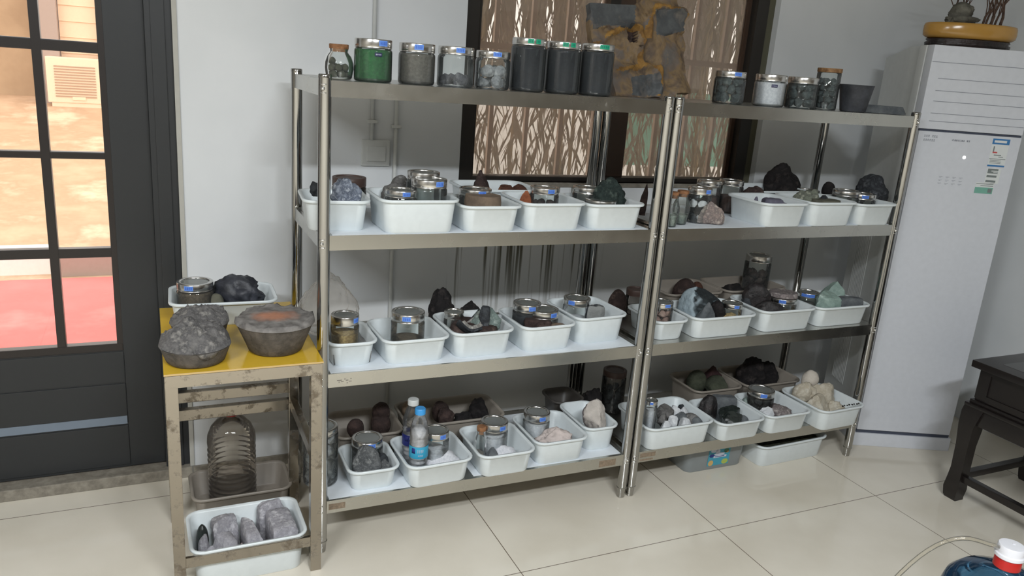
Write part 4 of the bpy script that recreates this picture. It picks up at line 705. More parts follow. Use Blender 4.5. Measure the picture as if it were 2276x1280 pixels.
bm = new(); box(bm, DX0, DX1+.004, YW-.012, YW+t+.1, 0, .045, bev=.004); structure(obj('trim_1', bm, 'sill_stone', smooth=False))

bm = new(); box(bm, DX1-.004, DX1+.012, YW-.006, YW+.001, .045, DZ+.01, bev=.002); M['caulk'] = plain('caulk', s2l(186,184,176), .7); structure(obj('trim_5', bm, 'caulk', smooth=False))
# door_1: dark leaf with glass panes, frame beside the wall
door = structure(thing('door_1', 'dark grey door with small glass panes', 'door'))
del door['label']; del door['category']
yf = .70
bm = new(); box(bm, -.466, DX1, yf-.035, yf+.05, .045, DZ); box(bm, -.448, -.404, yf-.041, yf-.035, .045, DZ-.05, bev=.002)
box(bm, DX0, DX0+.088, yf-.035, yf+.05, .045, DZ); box(bm, DX0+.088, -.466, yf-.035, yf+.05, 2.08, DZ)
box(bm, -.478, -.44, yf+.046, yf+.07, .045, DZ)
obj('door_frame', bm, 'door_paint', door, smooth=False)
bm = new(); X0 = -1.52; X1 = -.470
X1 = -.4655; box(bm, -.592, X1, yf, yf+.045, .05, 2.07, bev=.003); box(bm, X0, X0+.11, yf, yf+.045, .05, 2.07, bev=.003)
box(bm, X0+.11, -.592, yf, yf+.045, .05, .235); box(bm, X0+.11, -.592, yf, yf+.045, .395, .525); box(bm, X0+.11, -.592, yf+.006, yf+.045, .235, .395)
box(bm, X0+.11, -.592, yf-.004, yf+.02, .245, .395, bev=.003); box(bm, X0+.11, -.592, yf-.004, yf+.02, .06, .225, bev=.003); box(bm, X0+.11, -.592, yf-.003, yf+.02, .40, .522, bev=.003)
box(bm, X0+.11, -.592, yf, yf+.045, 1.96, 2.07)
obj('door_leaf', bm, 'door_paint', door, smooth=False)
bm = new()
for x in (-.804, -1.085): box(bm, x, x+.029, yf+.004, yf+.04, .525, 1.96, bev=.003)
for a, b in ((.880, .914), (1.228, 1.252), (1.580, 1.616)): box(bm, X0+.11, -.592, yf+.005, yf+.039, a, b, bev=.003)
box(bm, -.612, -.590, yf+.003, yf+.04, .525, 1.96, bev=.002); box(bm, X0+.108, -.592, yf+.002, yf+.04, .522, .553, bev=.003)
obj('glazing_bars', bm, 'door_dark', door, smooth=False)
bm = new(); box(bm, X0+.11, -.592, yf+.019, yf+.023, .53, 1.97); obj('door_pane', bm, 'door_pane', door, smooth=False)
bm = new(); box(bm, X0+.112, -.594, yf-.0055, yf+.004, .232, .264); obj('reflection_strip', bm, 'door_reflection', door, smooth=False)  # bluish reflection on the lower door, put into the strip's colour

# window_1: dark frame, two sliding sashes and a sill
win = structure(thing('window_1', 'w', 'w')); del win['label']; del win['category']
bm = new(); y0, y1 = .675, .745
box(bm, WX0, WX0+.064, y0, y1, WZ0, WZ1, bev=.003); box(bm, 2.105, 2.172, y0, y1, WZ0, WZ1, bev=.003); box(bm, 2.172, WX1, y0+.01, y1, WZ0, WZ1, 1); box(bm, WX0+.064, 2.105, y0, y1, WZ1-.06, WZ1); box(bm, WX0+.064, 2.105, y0, y1, WZ0, WZ0+.02)
obj('window_frame', bm, ['frame_dark', 'frame_olive'], win, smooth=False)
bm = new(); box(bm, 1.335, 1.385, .69, .715, WZ0+.02, WZ1-.06, bev=.003); box(bm, .745, .752, .69, .71, WZ0+.02, WZ1-.06)
box(bm, .75, 1.335, .69, .712, 2.33, 2.36)
obj('sash_left', bm, 'frame_dark', win, smooth=False).name = 'sash'
bm = new(); box(bm, 1.390, 1.50, .718, .742, WZ0+.02, WZ1-.06, bev=.003); box(bm, 2.085, 2.107, .718, .74, WZ0+.02, WZ1-.06); box(bm, 1.50, 2.09, .718, .74, 2.02, 2.06); box(bm, 1.312, 1.334, .69, .70, WZ0+.02, WZ1-.06)
obj('sash', bm, 'frame_brown', win, smooth=False)
for a, b, y in ((.752, 1.335, .70), (1.50, 2.085, .73)):
    bm = new(); box(bm, a, b, y, y+.004, WZ0+.02, WZ1-.06); obj('window_pane', bm, 'pane', win, smooth=False)
bm = new(); box(bm, WX0, WX1, YW-.004, .675, WZ0-.02, WZ0); obj('window_sill', bm, 'sill_stone', win, smooth=False)

# light switch and conduits on the back wall
sw = thing('light_switch', 'white square light switch plate on the wall behind the left steel rack', 'switch', (.325, YW, 1.281))
bm = new(); box(bm, -.055, .055, -.012, 0, -.05, .05, bev=.004); obj('switch_plate', bm, 'pvc', sw, smooth=False)
bm = new(); box(bm, -.036, .038, -.0165, -.012, -.032, .026, bev=.002); obj('rocker', bm, 'pvc', sw, smooth=False)
def conduit(label, x, z0, z1, clips):
    c = thing('conduit_pipe', label, 'pipe', (x, YW, 0))
    bm = new(); tube(bm, [(0, -.010, z0), (0, -.010, z1)], .008, 12); obj('pipe', bm, 'pvc', c)
    for z in clips:
        bm = new(); box(bm, -.018, .018, -.020, 0, z-.006, z+.006, bev=.002); box(bm, .014, .022, -.012, 0, z-.008, z-.002); obj('pipe_clip', bm, 'pvc', c, smooth=False)
conduit('white conduit pipe running down to the light switch', .309, 1.331, ZC, (1.40, 2.0))
conduit('white conduit pipe passing right of the light switch to the floor', .402, .045, 1.55, (1.385, .9))

# ------------------------------------------------------------------ steel racks
W, D, H = 1.2, .481, 1.5796
SZ = (1.5624, 1.1043, .6511, .1941)
def rack(x0, label):
    r = thing('steel_rack', label, 'rack', (x0, 0, 0), 0, 'four-shelf stainless steel racks')
    for z in SZ:
        bm = new(); ap = .0465; tk = .012
        box(bm, .004, W-.004, -.010+tk, D+.010-tk, z-.004, z, 1)
        box(bm, .012, W-.012, -.010, -.010+tk, z-ap, z, 0); box(bm, .012, W-.012, D+.010-tk, D+.010, z-ap, z, 0)
        box(bm, -.010, -.010+tk, .012, D-.012, z-ap, z, 0); box(bm, W+.010-tk, W+.010, .012, D-.012, z-ap, z, 0)
        for k in (.3, .6, .9): box(bm, k*W/1.2-.02, k*W/1.2+.02, .02, D-.02, z-.03, z-.004, 0)
        obj('shelf', bm, ['steel_apron', 'steel_top'], r, smooth=False)
    for sx, sy in ((0,0), (1,0), (0,1), (1,1)):
        px, py = sx*W, sy*D
        bm = new(); lathe(bm, [(.0185,.045),(.019,.047),(.019,H-.012),(.0194,H-.011),(.0194,H-.003),(.017,H)], 28, px, py)
        p = obj('post', bm, 'steel', r, auto=40)
        bm = new(); lathe(bm, [(.012,0),(.0150,.003),(.0172,.040),(.0200,.041),(.0200,.045),(.0188,.046)], 24, px, py); obj('foot', bm, 'steel', p, auto=40)
        a = math.atan2((-1 if sy == 0 else 1), (-.35 if sx == 0 else -.8))
        a = math.radians(-95 if sx == 0 else -95) if sy == 0 else math.radians(95)
        if sx == 0 and sy == 0: a = math.radians(-118)
        for z in SZ:
            bm = new(); zc = z-.024; c = Vector((px, py, zc)); d = Vector((math.cos(a), math.sin(a), 0))
            bmesh.ops.create_uvsphere(bm, u_segments=14, v_segments=8, radius=.0062, matrix=Matrix.Translation(c+d*.0195))
            for dz in (-.012, .012):
                arcs = [(px+.0194*math.cos(a+k), py+.0194*math.sin(a+k), zc+dz) for k in (-.5,-.25,0,.25,.5)]
                tube(bm, arcs, .0016, 6)
            obj('clamp_bolt', bm, 'bolt', p)
    return r
racks_ = []
racks_.append(rack(0, 'left one of the two stainless steel racks, beside the small yellow-topped stand'))
racks_.append(rack(1.2427, 'right one of the two stainless steel racks, beside the white floor-standing air conditioner'))
M['residue'] = stone('tape_residue', s2l(150,132,112), s2l(122,108,92), 90, .8, .1)
M['smudge'] = plain('grey_smudge', s2l(116,110,102), .7)
def on_apron(rk, k, nm_, m_, rects):
    sh = sorted([c for c in rk.children if c.name.startswith('shelf')], key=lambda c: c.name)[k]
    bm = new()
    for x0, x1, z0, z1 in rects: box(bm, x0, x1, -.0104, -.0100, z0, z1)
    obj(nm_, bm, m_, sh, smooth=False)
on_apron(racks_[0], 3, 'tape_residue', 'residue', [(.022,.078,.160,.182)])
on_apron(racks_[0], 3, 'tape_residue', 'residue', [(1.075,1.150,.155,.182)])
on_apron(racks_[1], 3, 'tape_residue', 'residue', [(.022,.095,.168,.186), (.022,.085,.153,.160)])
on_apron(racks_[0], 2, 'grey_smudge', 'smudge', [(.044,.060,.6265,.6285), (.050,.052,.619,.624), (.057,.066,.6215,.6235), (.068,.0715,.629,.632), (.073,.081,.6245,.6268), (.083,.092,.6205,.6225), (.076,.079,.615,.618), (.088,.091,.629,.6315)])

def liner(label, x0, x1, y0, y1, z, wob=0):
    bm = new(); n = 24; v = []
    for i in range(n+1):
        x = x0+(x1-x0)*i/n; v.append((x, y0+wob*math.sin(i*1.7)))
    v += [(x1, y1), (x0, y1)]; prism(bm, v, z, z+.0009)
    meta(obj('paper_liner', bm, 'paper', smooth=False), label, 'paper', 'white paper liners on the rack shelves')
liner('white paper lining the second shelf of the left rack', .025, 1.175, -.004, .46, SZ[1]+.0001, .001)
liner('white paper lining the third shelf of the left rack', .025, 1.178, -.003, .46, SZ[2]+.0001, .002)
liner('white paper lining the left end of the bottom shelf, left rack', .025, .31, .0, .45, SZ[3]+.0001)
liner('white paper lining the right part of the bottom shelf, left rack', .55, 1.178, .004, .45, SZ[3]+.0001)
liner('white paper lining the second shelf of the right rack', 1.268, 2.41, -.004, .46, SZ[1]+.0001, .001)

# ------------------------------------------------------------------ goods on the racks
for a in BINS: make_bin(*a)
for i, a in enumerate(JARS):
    make_jar(*a[:9], a[9], 100+i, badge=a[10], soff=a[11])
for i, a in enumerate(ROCKS): make_rock(*a[:10], 300+i*7, group=a[10])

# grey powder bed in the leftmost tub of the third shelf
bm = new(); n = 14; vs = {}
for i in range(n+1):
    for j in range(n+1):
        u, v = i/n, j/n; x = .044+.128*u; y = .050+.175*v
        z = SZ[2]+.040+.012*noise.noise(Vector((x*14, y*14, 3)))+.004*noise.noise(Vector((x*60, y*60, 1)))+.012*v
        vs[i, j] = bm.verts.new((x, y, z))
lo = {}
for i in range(n):
    for j in range(n): bm.faces.new((vs[i,j], vs[i+1,j], vs[i+1,j+1], vs[i,j+1]))
rim = [vs[i,0] for i in range(n+1)]+[vs[n,j] for j in range(1,n+1)]+[vs[i,n] for i in range(n-1,-1,-1)]+[vs[0,j] for j in range(n-1,0,-1)]
lw = [bm.verts.new((v.co.x*.94+.108*.06, v.co.y*.96+.1375*.04, SZ[2]+.0055)) for v in rim]
for k in range(len(rim)): bm.faces.new((rim[k], rim[(k+1)%len(rim)], lw[(k+1)%len(rim)], lw[k]))
bm.faces.new(lw)
meta(obj('grey_powder', bm, 'pw_cement'), 'grey powder bed in the leftmost tub of the third shelf, left rack', 'powder', None, 'stuff')
# white powder heap in D2
def heap(name, x, y, z, r, h, m, label, ax=1, ay=1, seed=0):
    bm = new(); bmesh.ops.create_uvsphere(bm, u_segments=24, v_segments=14, radius=1)
    for v in bm.verts:
        n = v.co.copy(); k = 1+.14*noise.noise(n*2+Vector((seed,0,0)))+.05*noise.noise(n*7+Vector((seed,0,0)))
        v.co = Vector((n.x*r*ax*k, n.y*r*ay*k, max(0, n.z)*h*k))
    meta(obj(name, bm, m, None, (x, y, z)), label, 'powder', None, 'stuff')
heap('white_powder', .440, .055, SZ[3]+.0052, .075, .088, 'pw_white', 'white powder heap at the front of the tub beside the bottles', 1.1, .75, 5)
heap('white_granules', .690, .060, SZ[3]+.0052, .062, .072, 'pw_white', 'white granules spilled at the front of the tub with the cork bottle', 1.0, .8, 9)
heap('yellow_flakes', 1.665, .055, SZ[2]+.0052, .06, .075, 'pw_yellow', 'yellowish flakes lying under the labelled jar beside the triangular rock', 1.1, .7, 3)
heap('dark_grit', 1.98, .09, SZ[2]+.0052, .06, .03, 'pw_black', 'dark grit on the floor of the tub of black rocks, third shelf', 1.3, .8, 2)

# plastic bag over the leftmost tub, third shelf
bm = new(); bmesh.ops.create_icosphere(bm, subdivisions=5, radius=1)
for v in bm.verts:
    n = v.co.copy(); tz = (n.z+1)/2
    k = 1-.62*tz**1.4; rid = .16*(.3-abs(noise.noise(Vector((n.x*2.6, n.y*2.6, tz*1.2+4)))))*2+.07*noise.noise(n*5)
    v.co = Vector((n.x*.128*k*(1+rid), n.y*.085*k*(1+rid), tz*.235*(1+.05*noise.noise(n*3))))
meta(obj('plastic_bag', bm, 'bag', None, (.088, .345, SZ[2]+.002)), 'crumpled clear plastic bag standing at the left end of third shelf', 'bag')

# crumbling bits along the front edge of the cream rock tub
for k in range(8):
    bm = rock_bm(900+k, .0042, .0042, .006, 'angular', 2)
    meta(obj('dark_bead', bm, 'rk_black', None, (2.285+k*.0145, -.060+.003*(k % 2), SZ[3]+.0985+.002*k*.0), .3*k), 'tiny dark bead in the row along the front rim of the heaped tub', 'bead', 'dark beads on the rim of the heaped tub')

# broken crucible bowl lying in its tub, inside towards the room
bt = thing('crucible_shard', 'broken crucible bowl with pale grainy inside, third shelf of left rack', 'shard', (BOWL[0], BOWL[1], BOWL[2]))
def shell(r0, r1, a0, a1, mi_out, nm_, m_, par):
    bm = new(); rows = []
    for sgn, rr in ((1, r1), (0, r0)):
        g = []
        for i in range(25):
            a = a0+(a1-a0)*i/24; row = []
            for j in range(11):
                e = math.radians(-88+88*j/10*(1+.22*noise.noise(Vector((a*1.3, 2, 0))))); R_ = rr*(1+.03*noise.noise(Vector((a*3, e*3, sgn))))
                row.append(bm.verts.new((R_*math.cos(e)*math.cos(a), R_*math.cos(e)*math.sin(a), R_*math.sin(e)*.95)))
            g.append(row)
        rows.append(g)
    for g in rows:
        for i in range(24):
            for j in range(10): bm.faces.new((g[i][j], g[i+1][j], g[i+1][j+1], g[i][j+1]))
    A, B = rows
    for i in range(24): bm.faces.new((A[i][10], A[i+1][10], B[i+1][10], B[i][10])); bm.faces.new((A[i][0], B[i][0], B[i+1][0], A[i+1][0]))
    for i in (0, 24):
        for j in range(10): bm.faces.new((A[i][j], A[i][j+1], B[i][j+1], B[i][j]))
    bmesh.ops.rotate(bm, verts=bm.verts, matrix=Matrix.Rotation(math.radians(38), 3, 'X') @ Matrix.Rotation(math.radians(12), 3, 'Y'))
    return obj(nm_, bm, m_, par, auto=50)
shell(.052, .062, math.radians(-160), math.radians(40), 0, 'outer_wall', 'rk_dark', bt)
shell(.038, .0516, math.radians(-150), math.radians(30), 0, 'grainy_lining', 'rk_lining', bt)

# milk bottles
def bottle(label, x, y, z, r, h, capm, lblm, fill, name='plastic_bottle'):
    t = thing(name, label, 'bottle', (x, y, z)); g = h/.27
    bm = new(); prof = [(r*.7,.002),(r*.92,0),(r,.008)]
    zz = .02
    while zz < .085*g: prof += [(r,zz),(r*.95,zz+.006),(r,zz+.012)]; zz += .018
    prof += [(r*1.0,.088*g),(r*.99,.09*g),(r*.99,.135*g),(r*1.0,.138*g),(r*.94,.145*g),(r,.152*g),(r*.95,.160*g),(r,.168*g),(r*.97,.19*g),(r*.72,.225*g),(r*.46,.245*g),(r*.40,.252*g)]
    lathe(bm, prof, 32, cap1=False); obj('bottle_body', bm, 'petclear', t)
    bm = new(); lathe(bm, [(r*.52,h-.022),(r*.56,h-.021),(r*.56,h-.003),(r*.50,h)], 28); obj('cap', bm, capm, t, auto=40)
    d = CAMXY-Vector((x, y)); a = math.atan2(d.y, d.x); bm = new(); rnd = random.Random(5)
    lathe(bm, [(r*1.003,.090*g),(r*1.006,.0905*g),(r*1.006,.1345*g),(r*1.003,.135*g)], 36, cap0=False, cap1=False)
    arc_patch(bm, r*1.008, a-.75, a-.35, .110*g, .130*g, 1, 6); char_marks(bm, r*1.008, a-.15, a+.55, .112*g, .126*g, 4, 2, rnd); char_marks(bm, r*1.008, a-.05, a+.5, .098*g, .106*g, 6, 2, rnd)
    obj('bottle_label', bm, [lblm, 'lbl_navy', 'white_ink'], t)
    bm = new(); q = r*.985
    lathe(bm, [(q*.9,.003),(q*.945,.010),(q*.945,min(fill*.8,.165)),(q*.9,fill)], 28)
    meta(obj('white_powder', bm, 'pw_white', None, (x, y, z)), 'white powder inside the '+label, 'powder', None, 'stuff')
bottle('clear bottle with blue cap and teal label', .349, .045, SZ[3]+.0052, .034, .272, 'cap_blue', 'lbl_teal', .195)
bottle('clear bottle with white cap and navy label', .357, .150, SZ[3]+.0052, .036, .260, 'pvc', 'lbl_navy', .115)

# black crucible on the top shelf
bm = new(); lathe(bm, [(.045,0),(.050,.002),(.066,.100),(.068,.106),(.066,.107),(.060,.104),(.046,.012)], 36)
meta(obj('crucible', bm, stone('crucible_clay', s2l(72,74,80), s2l(50,52,56), 16, .55, .2), None, CRUC, auto=40), 'black tapered crucible near the right end of top shelf', 'crucible')
bm = new(); box(bm, -.018, .018, -.012, .012, 0, .075, bev=.003)
meta(obj('wood_block', bm, 'frame_brown', None, (1.795, .22, SZ[0]+.0002), -.4, smooth=False), 'small reddish brown block between two jars on top shelf of right rack', 'block')

# rusty lining slab leaning on the window
slab_m, nt = mat('rusty_crust'); o_ = nd(nt, 'ShaderNodeOutputMaterial'); b_ = nd(nt, 'ShaderNodeBsdfPrincipled', _Roughness=.7)
tc = nd(nt, 'ShaderNodeTexCoord'); n1 = nd(nt, 'ShaderNodeTexNoise', _Scale=9.0, _Detail=7.0, _Roughness=.6, _Distortion=.6); lk(nt, tc, 'Object', n1, 'Vector')
r1 = ramp(nt, [(.30, s2l(58,48,42)), (.40, s2l(98,82,66)), (.47, s2l(126,104,74)), (.53, s2l(108,94,82)), (.64, s2l(96,92,88)), (.76, s2l(150,116,62))]); lk(nt, n1, 'Fac', r1, 0); lk(nt, r1, 0, b_, 'Base Color')
n2 = nd(nt, 'ShaderNodeTexNoise', _Scale=40.0, _Detail=6.0); lk(nt, tc, 'Object', n2, 'Vector'); bp = nd(nt, 'ShaderNodeBump', _Strength=.5, _Distance=.006); lk(nt, n2, 'Fac', bp, 'Height'); lk(nt, bp, 0, b_, 'Normal'); lk(nt, b_, 0, o_, 0)
M['rusty_crust'] = slab_m
M['plate_grey'] = stone('plate_grey', s2l(92,95,96), s2l(74,76,78), 12, .5, .15, s2l(108,102,96))
M['crust_yellow'] = stone('crust_yellow', s2l(160,122,62), s2l(116,86,50), 26, .75, .6)
SLV = Vector(SLAB_ROWS['n'])
def seg_dist(p, pts):
    best = 9
    for a, b2 in zip(pts, pts[1:]):
        a, b2 = Vector(a), Vector(b2); d = b2-a; t2 = max(0, min(1, (p-a).dot(d)/d.length_squared)); best = min(best, (p-a-d*t2).length)
    return best
def in_poly(p, P):
    c = False; n2 = len(P)
    for i2 in range(n2):
        a, b2 = P[i2], P[(i2+1) % n2]
        if (a[2] > p.z) != (b2[2] > p.z) and p.x < (b2[0]-a[0])*(p.z-a[2])/(b2[2]-a[2])+a[0]: c = not c
    return c
bm = new(); P = SLAB_ROWS['crust']; f = bm.faces.new([bm.verts.new(Vector(p)) for p in P]); bmesh.ops.triangulate(bm, faces=[f])
for _ in range(8):
    es = [e for e in bm.edges if e.calc_length() > .011]
    if not es: break
    bmesh.ops.subdivide_edges(bm, edges=es, cuts=1); bmesh.ops.triangulate(bm, faces=bm.faces[:]); bmesh.ops.beautify_fill(bm, faces=bm.faces[:], edges=bm.edges[:])
def zone(c):
    w = Vector((noise.noise(c*20), 0, noise.noise(c*20+Vector((9,9,9)))))*.010; q = c+w
    if in_poly(q, SLAB_ROWS['plateL']) or in_poly(q, SLAB_ROWS['plateR']) or in_poly(q, SLAB_ROWS['plateB']): return 0
    dm = min(seg_dist(q, SLAB_ROWS['ridge%d' % k]) for k in (1, 2, 3))
    if dm < .007+.014*noise.noise(c*17): return 2
    if in_poly(q, SLAB_ROWS['hole']): return 3
    return 1
zs_ = {f: zone(f.calc_center_median()) for f in bm.faces}
base = {}
for v in bm.verts:
    c = v.co.copy(); dm = min(seg_dist(c, SLAB_ROWS['ridge%d' % k]) for k in (1, 2, 3)); flat_ = in_poly(c, SLAB_ROWS['plateL']) or in_poly(c, SLAB_ROWS['plateR'])
    k = (.016*noise.noise(c*8)+.010*noise.noise(c*22)+.006*abs(noise.noise(c*50)))*(.25 if flat_ else 1)
    k += .016*math.exp(-(dm/.014)**2)*(1+.6*noise.noise(c*40)) + (.010 if flat_ else 0) - (.028 if in_poly(c, SLAB_ROWS['hole']) else 0)
    if v.is_boundary and not flat_: v.co += Vector((noise.noise(c*26), 0, noise.noise(c*26+Vector((7,7,7)))))*.010
    v.co += SLV*k; v.co.z = max(v.co.z, SZ[0]+.0012)
slab = thing('lining_slab', 'large broken rusty brown and ochre slab leaning on the window, top shelf', 'slab')
for zi, nm_, m_ in ((1, 'crust', 'rusty_crust'), (0, 'grey_plate', 'plate_grey'), (2, 'ochre_ridge', 'crust_yellow'), (3, 'hollow', 'rk_brown')):
    b2 = new(); mp_ = {}
    for f in bm.faces:
        if zs_[f] != zi: continue
        for v in f.verts:
            if v not in mp_: mp_[v] = b2.verts.new(v.co)
        q_ = [mp_[v] for v in f.verts]
        if not b2.faces.get(q_): b2.faces.new(q_)
    r = bmesh.ops.extrude_face_region(b2, geom=b2.faces[:])
    for v in [g for g in r['geom'] if isinstance(g, bmesh.types.BMVert)]: v.co -= SLV*.03; v.co.z = max(v.co.z, SZ[0]+.001)
    obj(nm_, b2, m_, slab, auto=50)
bm.free()

# ------------------------------------------------------------------ tubs on the floor
make_bin('smoky grey tub with a bright blue sticker on the floor under the right rack', 1.560, 1.905, .055, .30, .143, .0005, 0, 'tubgrey')
tub = bpy.data.objects[[o.name for o in bpy.data.objects if o.get('label','').startswith('smoky grey tub')][0]]
sk = new()
def quad(bm, pts, mi, y): 
    f = bm.faces.new([bm.verts.new((px, y, pz)) for px, pz in pts]); f.material_index = mi; return f
def front(zz): return -.15+.0195-.0085*(zz/.143)-.0014
def patch(bm, x0, x1, z0, z1, mi, off=0):
    a = [bm.verts.new((x, front(z)-off, z)) for x, z in ((x0,z0),(x1,z0),(x1,z1),(x0,z1))]; b = [bm.verts.new((v.co.x, v.co.y+.0004, v.co.z)) for v in a]
    fs = [bm.faces.new(a), bm.faces.new(b[::-1])]+[bm.faces.new((a[i], b[i], b[(i+1)%4], a[(i+1)%4])) for i in range(4)]; setmi(fs, mi)
def dot(bm, x, z, rx, rz, mi, off):
    vs = [bm.verts.new((x+rx*math.cos(i*.5236), front(z+rz*math.sin(i*.5236))-off, z+rz*math.sin(i*.5236))) for i in range(12)]; f = bm.faces.new(vs); f.material_index = mi
patch(sk, -.048, .068, .020, .108, 0)
for x, z, rx, rz, mi in ((-.03,.034,.014,.014,2),(.046,.034,.018,.013,3),(.046,.088,.014,.010,4),(.05,.082,.010,.006,2),(-.02,.094,.02,.009,1),(.01,.075,.03,.007,1),(.0,.088,.012,.012,1),(-.03,.07,.014,.008,5)): dot(sk, x, z, rx, rz, mi, .0006)
patch(sk, -.02, .05, .058, .068, 1, .0008); patch(sk, -.012, .038, .0615, .0645, 5, .0010)
M['s_teal'] = plain('sticker_teal', s2l(70,160,184), .4); M['s_or'] = plain('sticker_orange', s2l(214,176,110), .5); M['s_gr'] = plain('sticker_lime', s2l(176,192,92), .5); M['s_gd'] = plain('sticker_deep_green', s2l(70,120,90), .5)
obj('tub_sticker', sk, ['s_teal','white_ink','s_or','s_gr','s_gd','lbl_navy'], tub, smooth=False)
make_bin('white tub of dark greenish grit on the floor under the right rack', 1.920, 2.335, .010, .26, .105, .0005, 2, 'bin')
bm = new(); prism(bm, [(x, y) for x, y in rrect(.355, .20, .03)], .006, .086)
for v in bm.verts:
    if v.co.z > .05: v.co.z += .004*noise.noise(v.co*80)
meta(obj('greenish_grit', bm, stone('greenish_grit', s2l(74,76,58), s2l(38,40,32), 60, .9, .6), None, (2.1275, .142, .0005), smooth=False), 'dark greenish grit filling the white tub on the floor', 'grit', None, 'stuff')

# ------------------------------------------------------------------ small stand with yellow board (left)
cx0, cx1, cy0, cy1, ct = -.462, -.020, -.100, .36, .730
st = thing('steel_stand', 'small square-legged steel stand with a yellow top board left of the racks', 'stand')
lw = .034
for x in (cx0, cx1-lw):
    for y in (cy0, cy1-lw):
        bm = new(); box(bm, x, x+lw, y, y+lw, .0, ct-.002, bev=.002); obj('leg', bm, 'cart_steel', st, smooth=False)
bm = new()
box(bm, cx0-.001, cx1+.001, cy0-.002, cy0+.03, ct-.040, ct-.001, bev=.002); box(bm, cx0-.001, cx1+.001, cy1-.03, cy1+.002, ct-.040, ct-.001)
box(bm, cx0-.001, cx0+.03, cy0+.03, cy1-.03, ct-.040, ct-.001); box(bm, cx1-.03, cx1+.001, cy0+.03, cy1-.03, ct-.040, ct-.001)
obj('top_frame', bm, 'cart_steel', st, smooth=False)
for n_, a in (('rail', (cx0+lw, cx1-lw, cy0, cy0+.012, .094, .129)), ('rail', (cx0+lw, cx1-lw, cy1-.030, cy1-.004, .385, .425)), ('rail', (cx0+lw, cx1-lw, cy1-.030, cy1-.004, .452, .490)),
              ('rail', (cx0+.004, cx0+.028, cy0+lw, cy1-lw, .385, .425)), ('rail', (cx1-.028, cx1-.004, cy0+lw, cy1-lw, .385, .425))):
    bm = new(); box(bm, *a, bev=.002); obj(n_, bm, 'cart_steel', st, smooth=False)
bm = new(); fs = box(bm, cx0-.002, cx1+.002, cy0-.006, .525, ct, ct+.0055, 1); fs[1].material_index = 0
bd = obj('top_board', bm, ['yellow_board', 'board_edge'], st, smooth=False)
make_bin('white tub at the back of the yellow board holding a jar and black slag', -.436, -.090, .275, .24, .085, ct+.0058, -1.5, 'bin')
make_bin('white tub of ashy stone slabs on the floor inside the steel stand', -.418, -.058, -.0935, .252, .1365, .0005, 1.0, 'bin')
make_bin('grimy tub holding the big bottle on the floor inside the steel stand', -.395, -.045, .285, .225, .095, .0005, 1.0, 'bindull')
# slabs in the tub
zb = .0045
for k, (x, y, sx, sy, h, stl, rot, lab) in enumerate((
    (-.126,.026,.043,.088,.134,'block',4,'right ashy slab standing in the tub on the floor'),
    (-.216,.026,.036,.084,.131,'block',3,'middle ashy slab standing in the tub on the floor'),
    (-.300,.082,.042,.044,.130,'block',8,'back left ashy slab in the tub on the floor'),
    (-.312,-.012,.038,.042,.124,'block',16,'front ashy chunk below the back left slab in the tub on the floor'),
    (-.150,.112,.046,.022,.150,'block',10,'topmost ashy slab at the back right of the tub on the floor'),
    (-.372,.066,.020,.024,.132,'smooth',0,'shiny dark lump at the left edge of the ashy slabs'),
    (-.370,.018,.019,.022,.122,'rough',0,'rough grey lump left of the front ashy chunk'),
    (-.352,-.056,.022,.012,.126,'smooth',0,'shiny pebble in the front left corner of the ashy tub'),
    (-.262,-.056,.011,.011,.118,'smooth',0,'small pinkish pebble between two ashy slabs at the front'))):
    make_rock('stone_slab' if stl == 'block' else 'ashy_stone', x, y, zb, sx, sy, h, stl, 'rk_gloss' if k == 5 else ('rk_pinkgrey' if 'pinkish' in lab else 'rk_ash'), lab, 1200+k, rot=rot)
# slag buttons and block on the board
def button(name, x, y, z, rb, rt, h, dome, m1, m2, label, seed, lean=0, rust=False):
    t = thing(name, label, 'slag', (x, y, z)); bm = new(); seg = 64
    prof = [(rb*.5,0),(rb*.92,.001),(rb,.006)]+[(rb+(rt-rb)*q, .006+(h-.006)*q) for q in (.2,.4,.6,.8,.92)]
    lathe(bm, prof, seg, cap1=False)
    for v in bm.verts: v.co *= 1+.02*noise.noise(v.co*18+Vector((seed,0,0))); v.co.z = max(v.co.z, 0)
    obj('cast_side', bm, m1, t)
    bm = new(); n = 16; rings = []
    for k in range(n+1):
        q = 1-k/n; rr = rt*(1.03*q if k else 1.0)
        rings.append([(rr*math.cos(2*math.pi*i/seg), rr*math.sin(2*math.pi*i/seg), h*.90 if k == 0 else h+dome*(1-q*q)) for i in range(seg)])
    rv = []
    for k, rg in enumerate(rings):
        row = []
        for p in rg:
            c = Vector(p); a = .010+.006*(dome > .01)
            if k > 0:
                amp = (1.6 if dome > .01 else (1.3 if k < 3 else .28))
                c.z += amp*(.010*noise.noise(c*22+Vector((seed,0,0)))+.008*abs(noise.noise(c*48+Vector((seed,4,0))))+.005*noise.noise(c*110)) + lean*c.y
                e = 1+.03*noise.noise(Vector((math.atan2(c.y, c.x)*1.6, seed, k*.4)))*(k < 5)+.025*noise.noise(c*90)*(k < 4); c.x *= e; c.y *= e
            row.append(bm.verts.new(c))
        rv.append(row)
    for a, b in zip(rv, rv[1:]):
        for i in range(seg): bm.faces.new((a[i], a[(i+1)%seg], b[(i+1)%seg], b[i]))
    bmesh.ops.remove_doubles(bm, verts=bm.verts, dist=1e-6)
    obj('rough_top', bm, m2, t)
    return t
mrt, nt = mat('rust_spot_crust'); o_ = nd(nt, 'ShaderNodeOutputMaterial'); b_ = nd(nt, 'ShaderNodeBsdfPrincipled', _Roughness=.9)
tc = nd(nt, 'ShaderNodeTexCoord'); n1 = nd(nt, 'ShaderNodeTexNoise', _Scale=40.0, _Detail=6.0); lk(nt, tc, 'Object', n1, 'Vector')
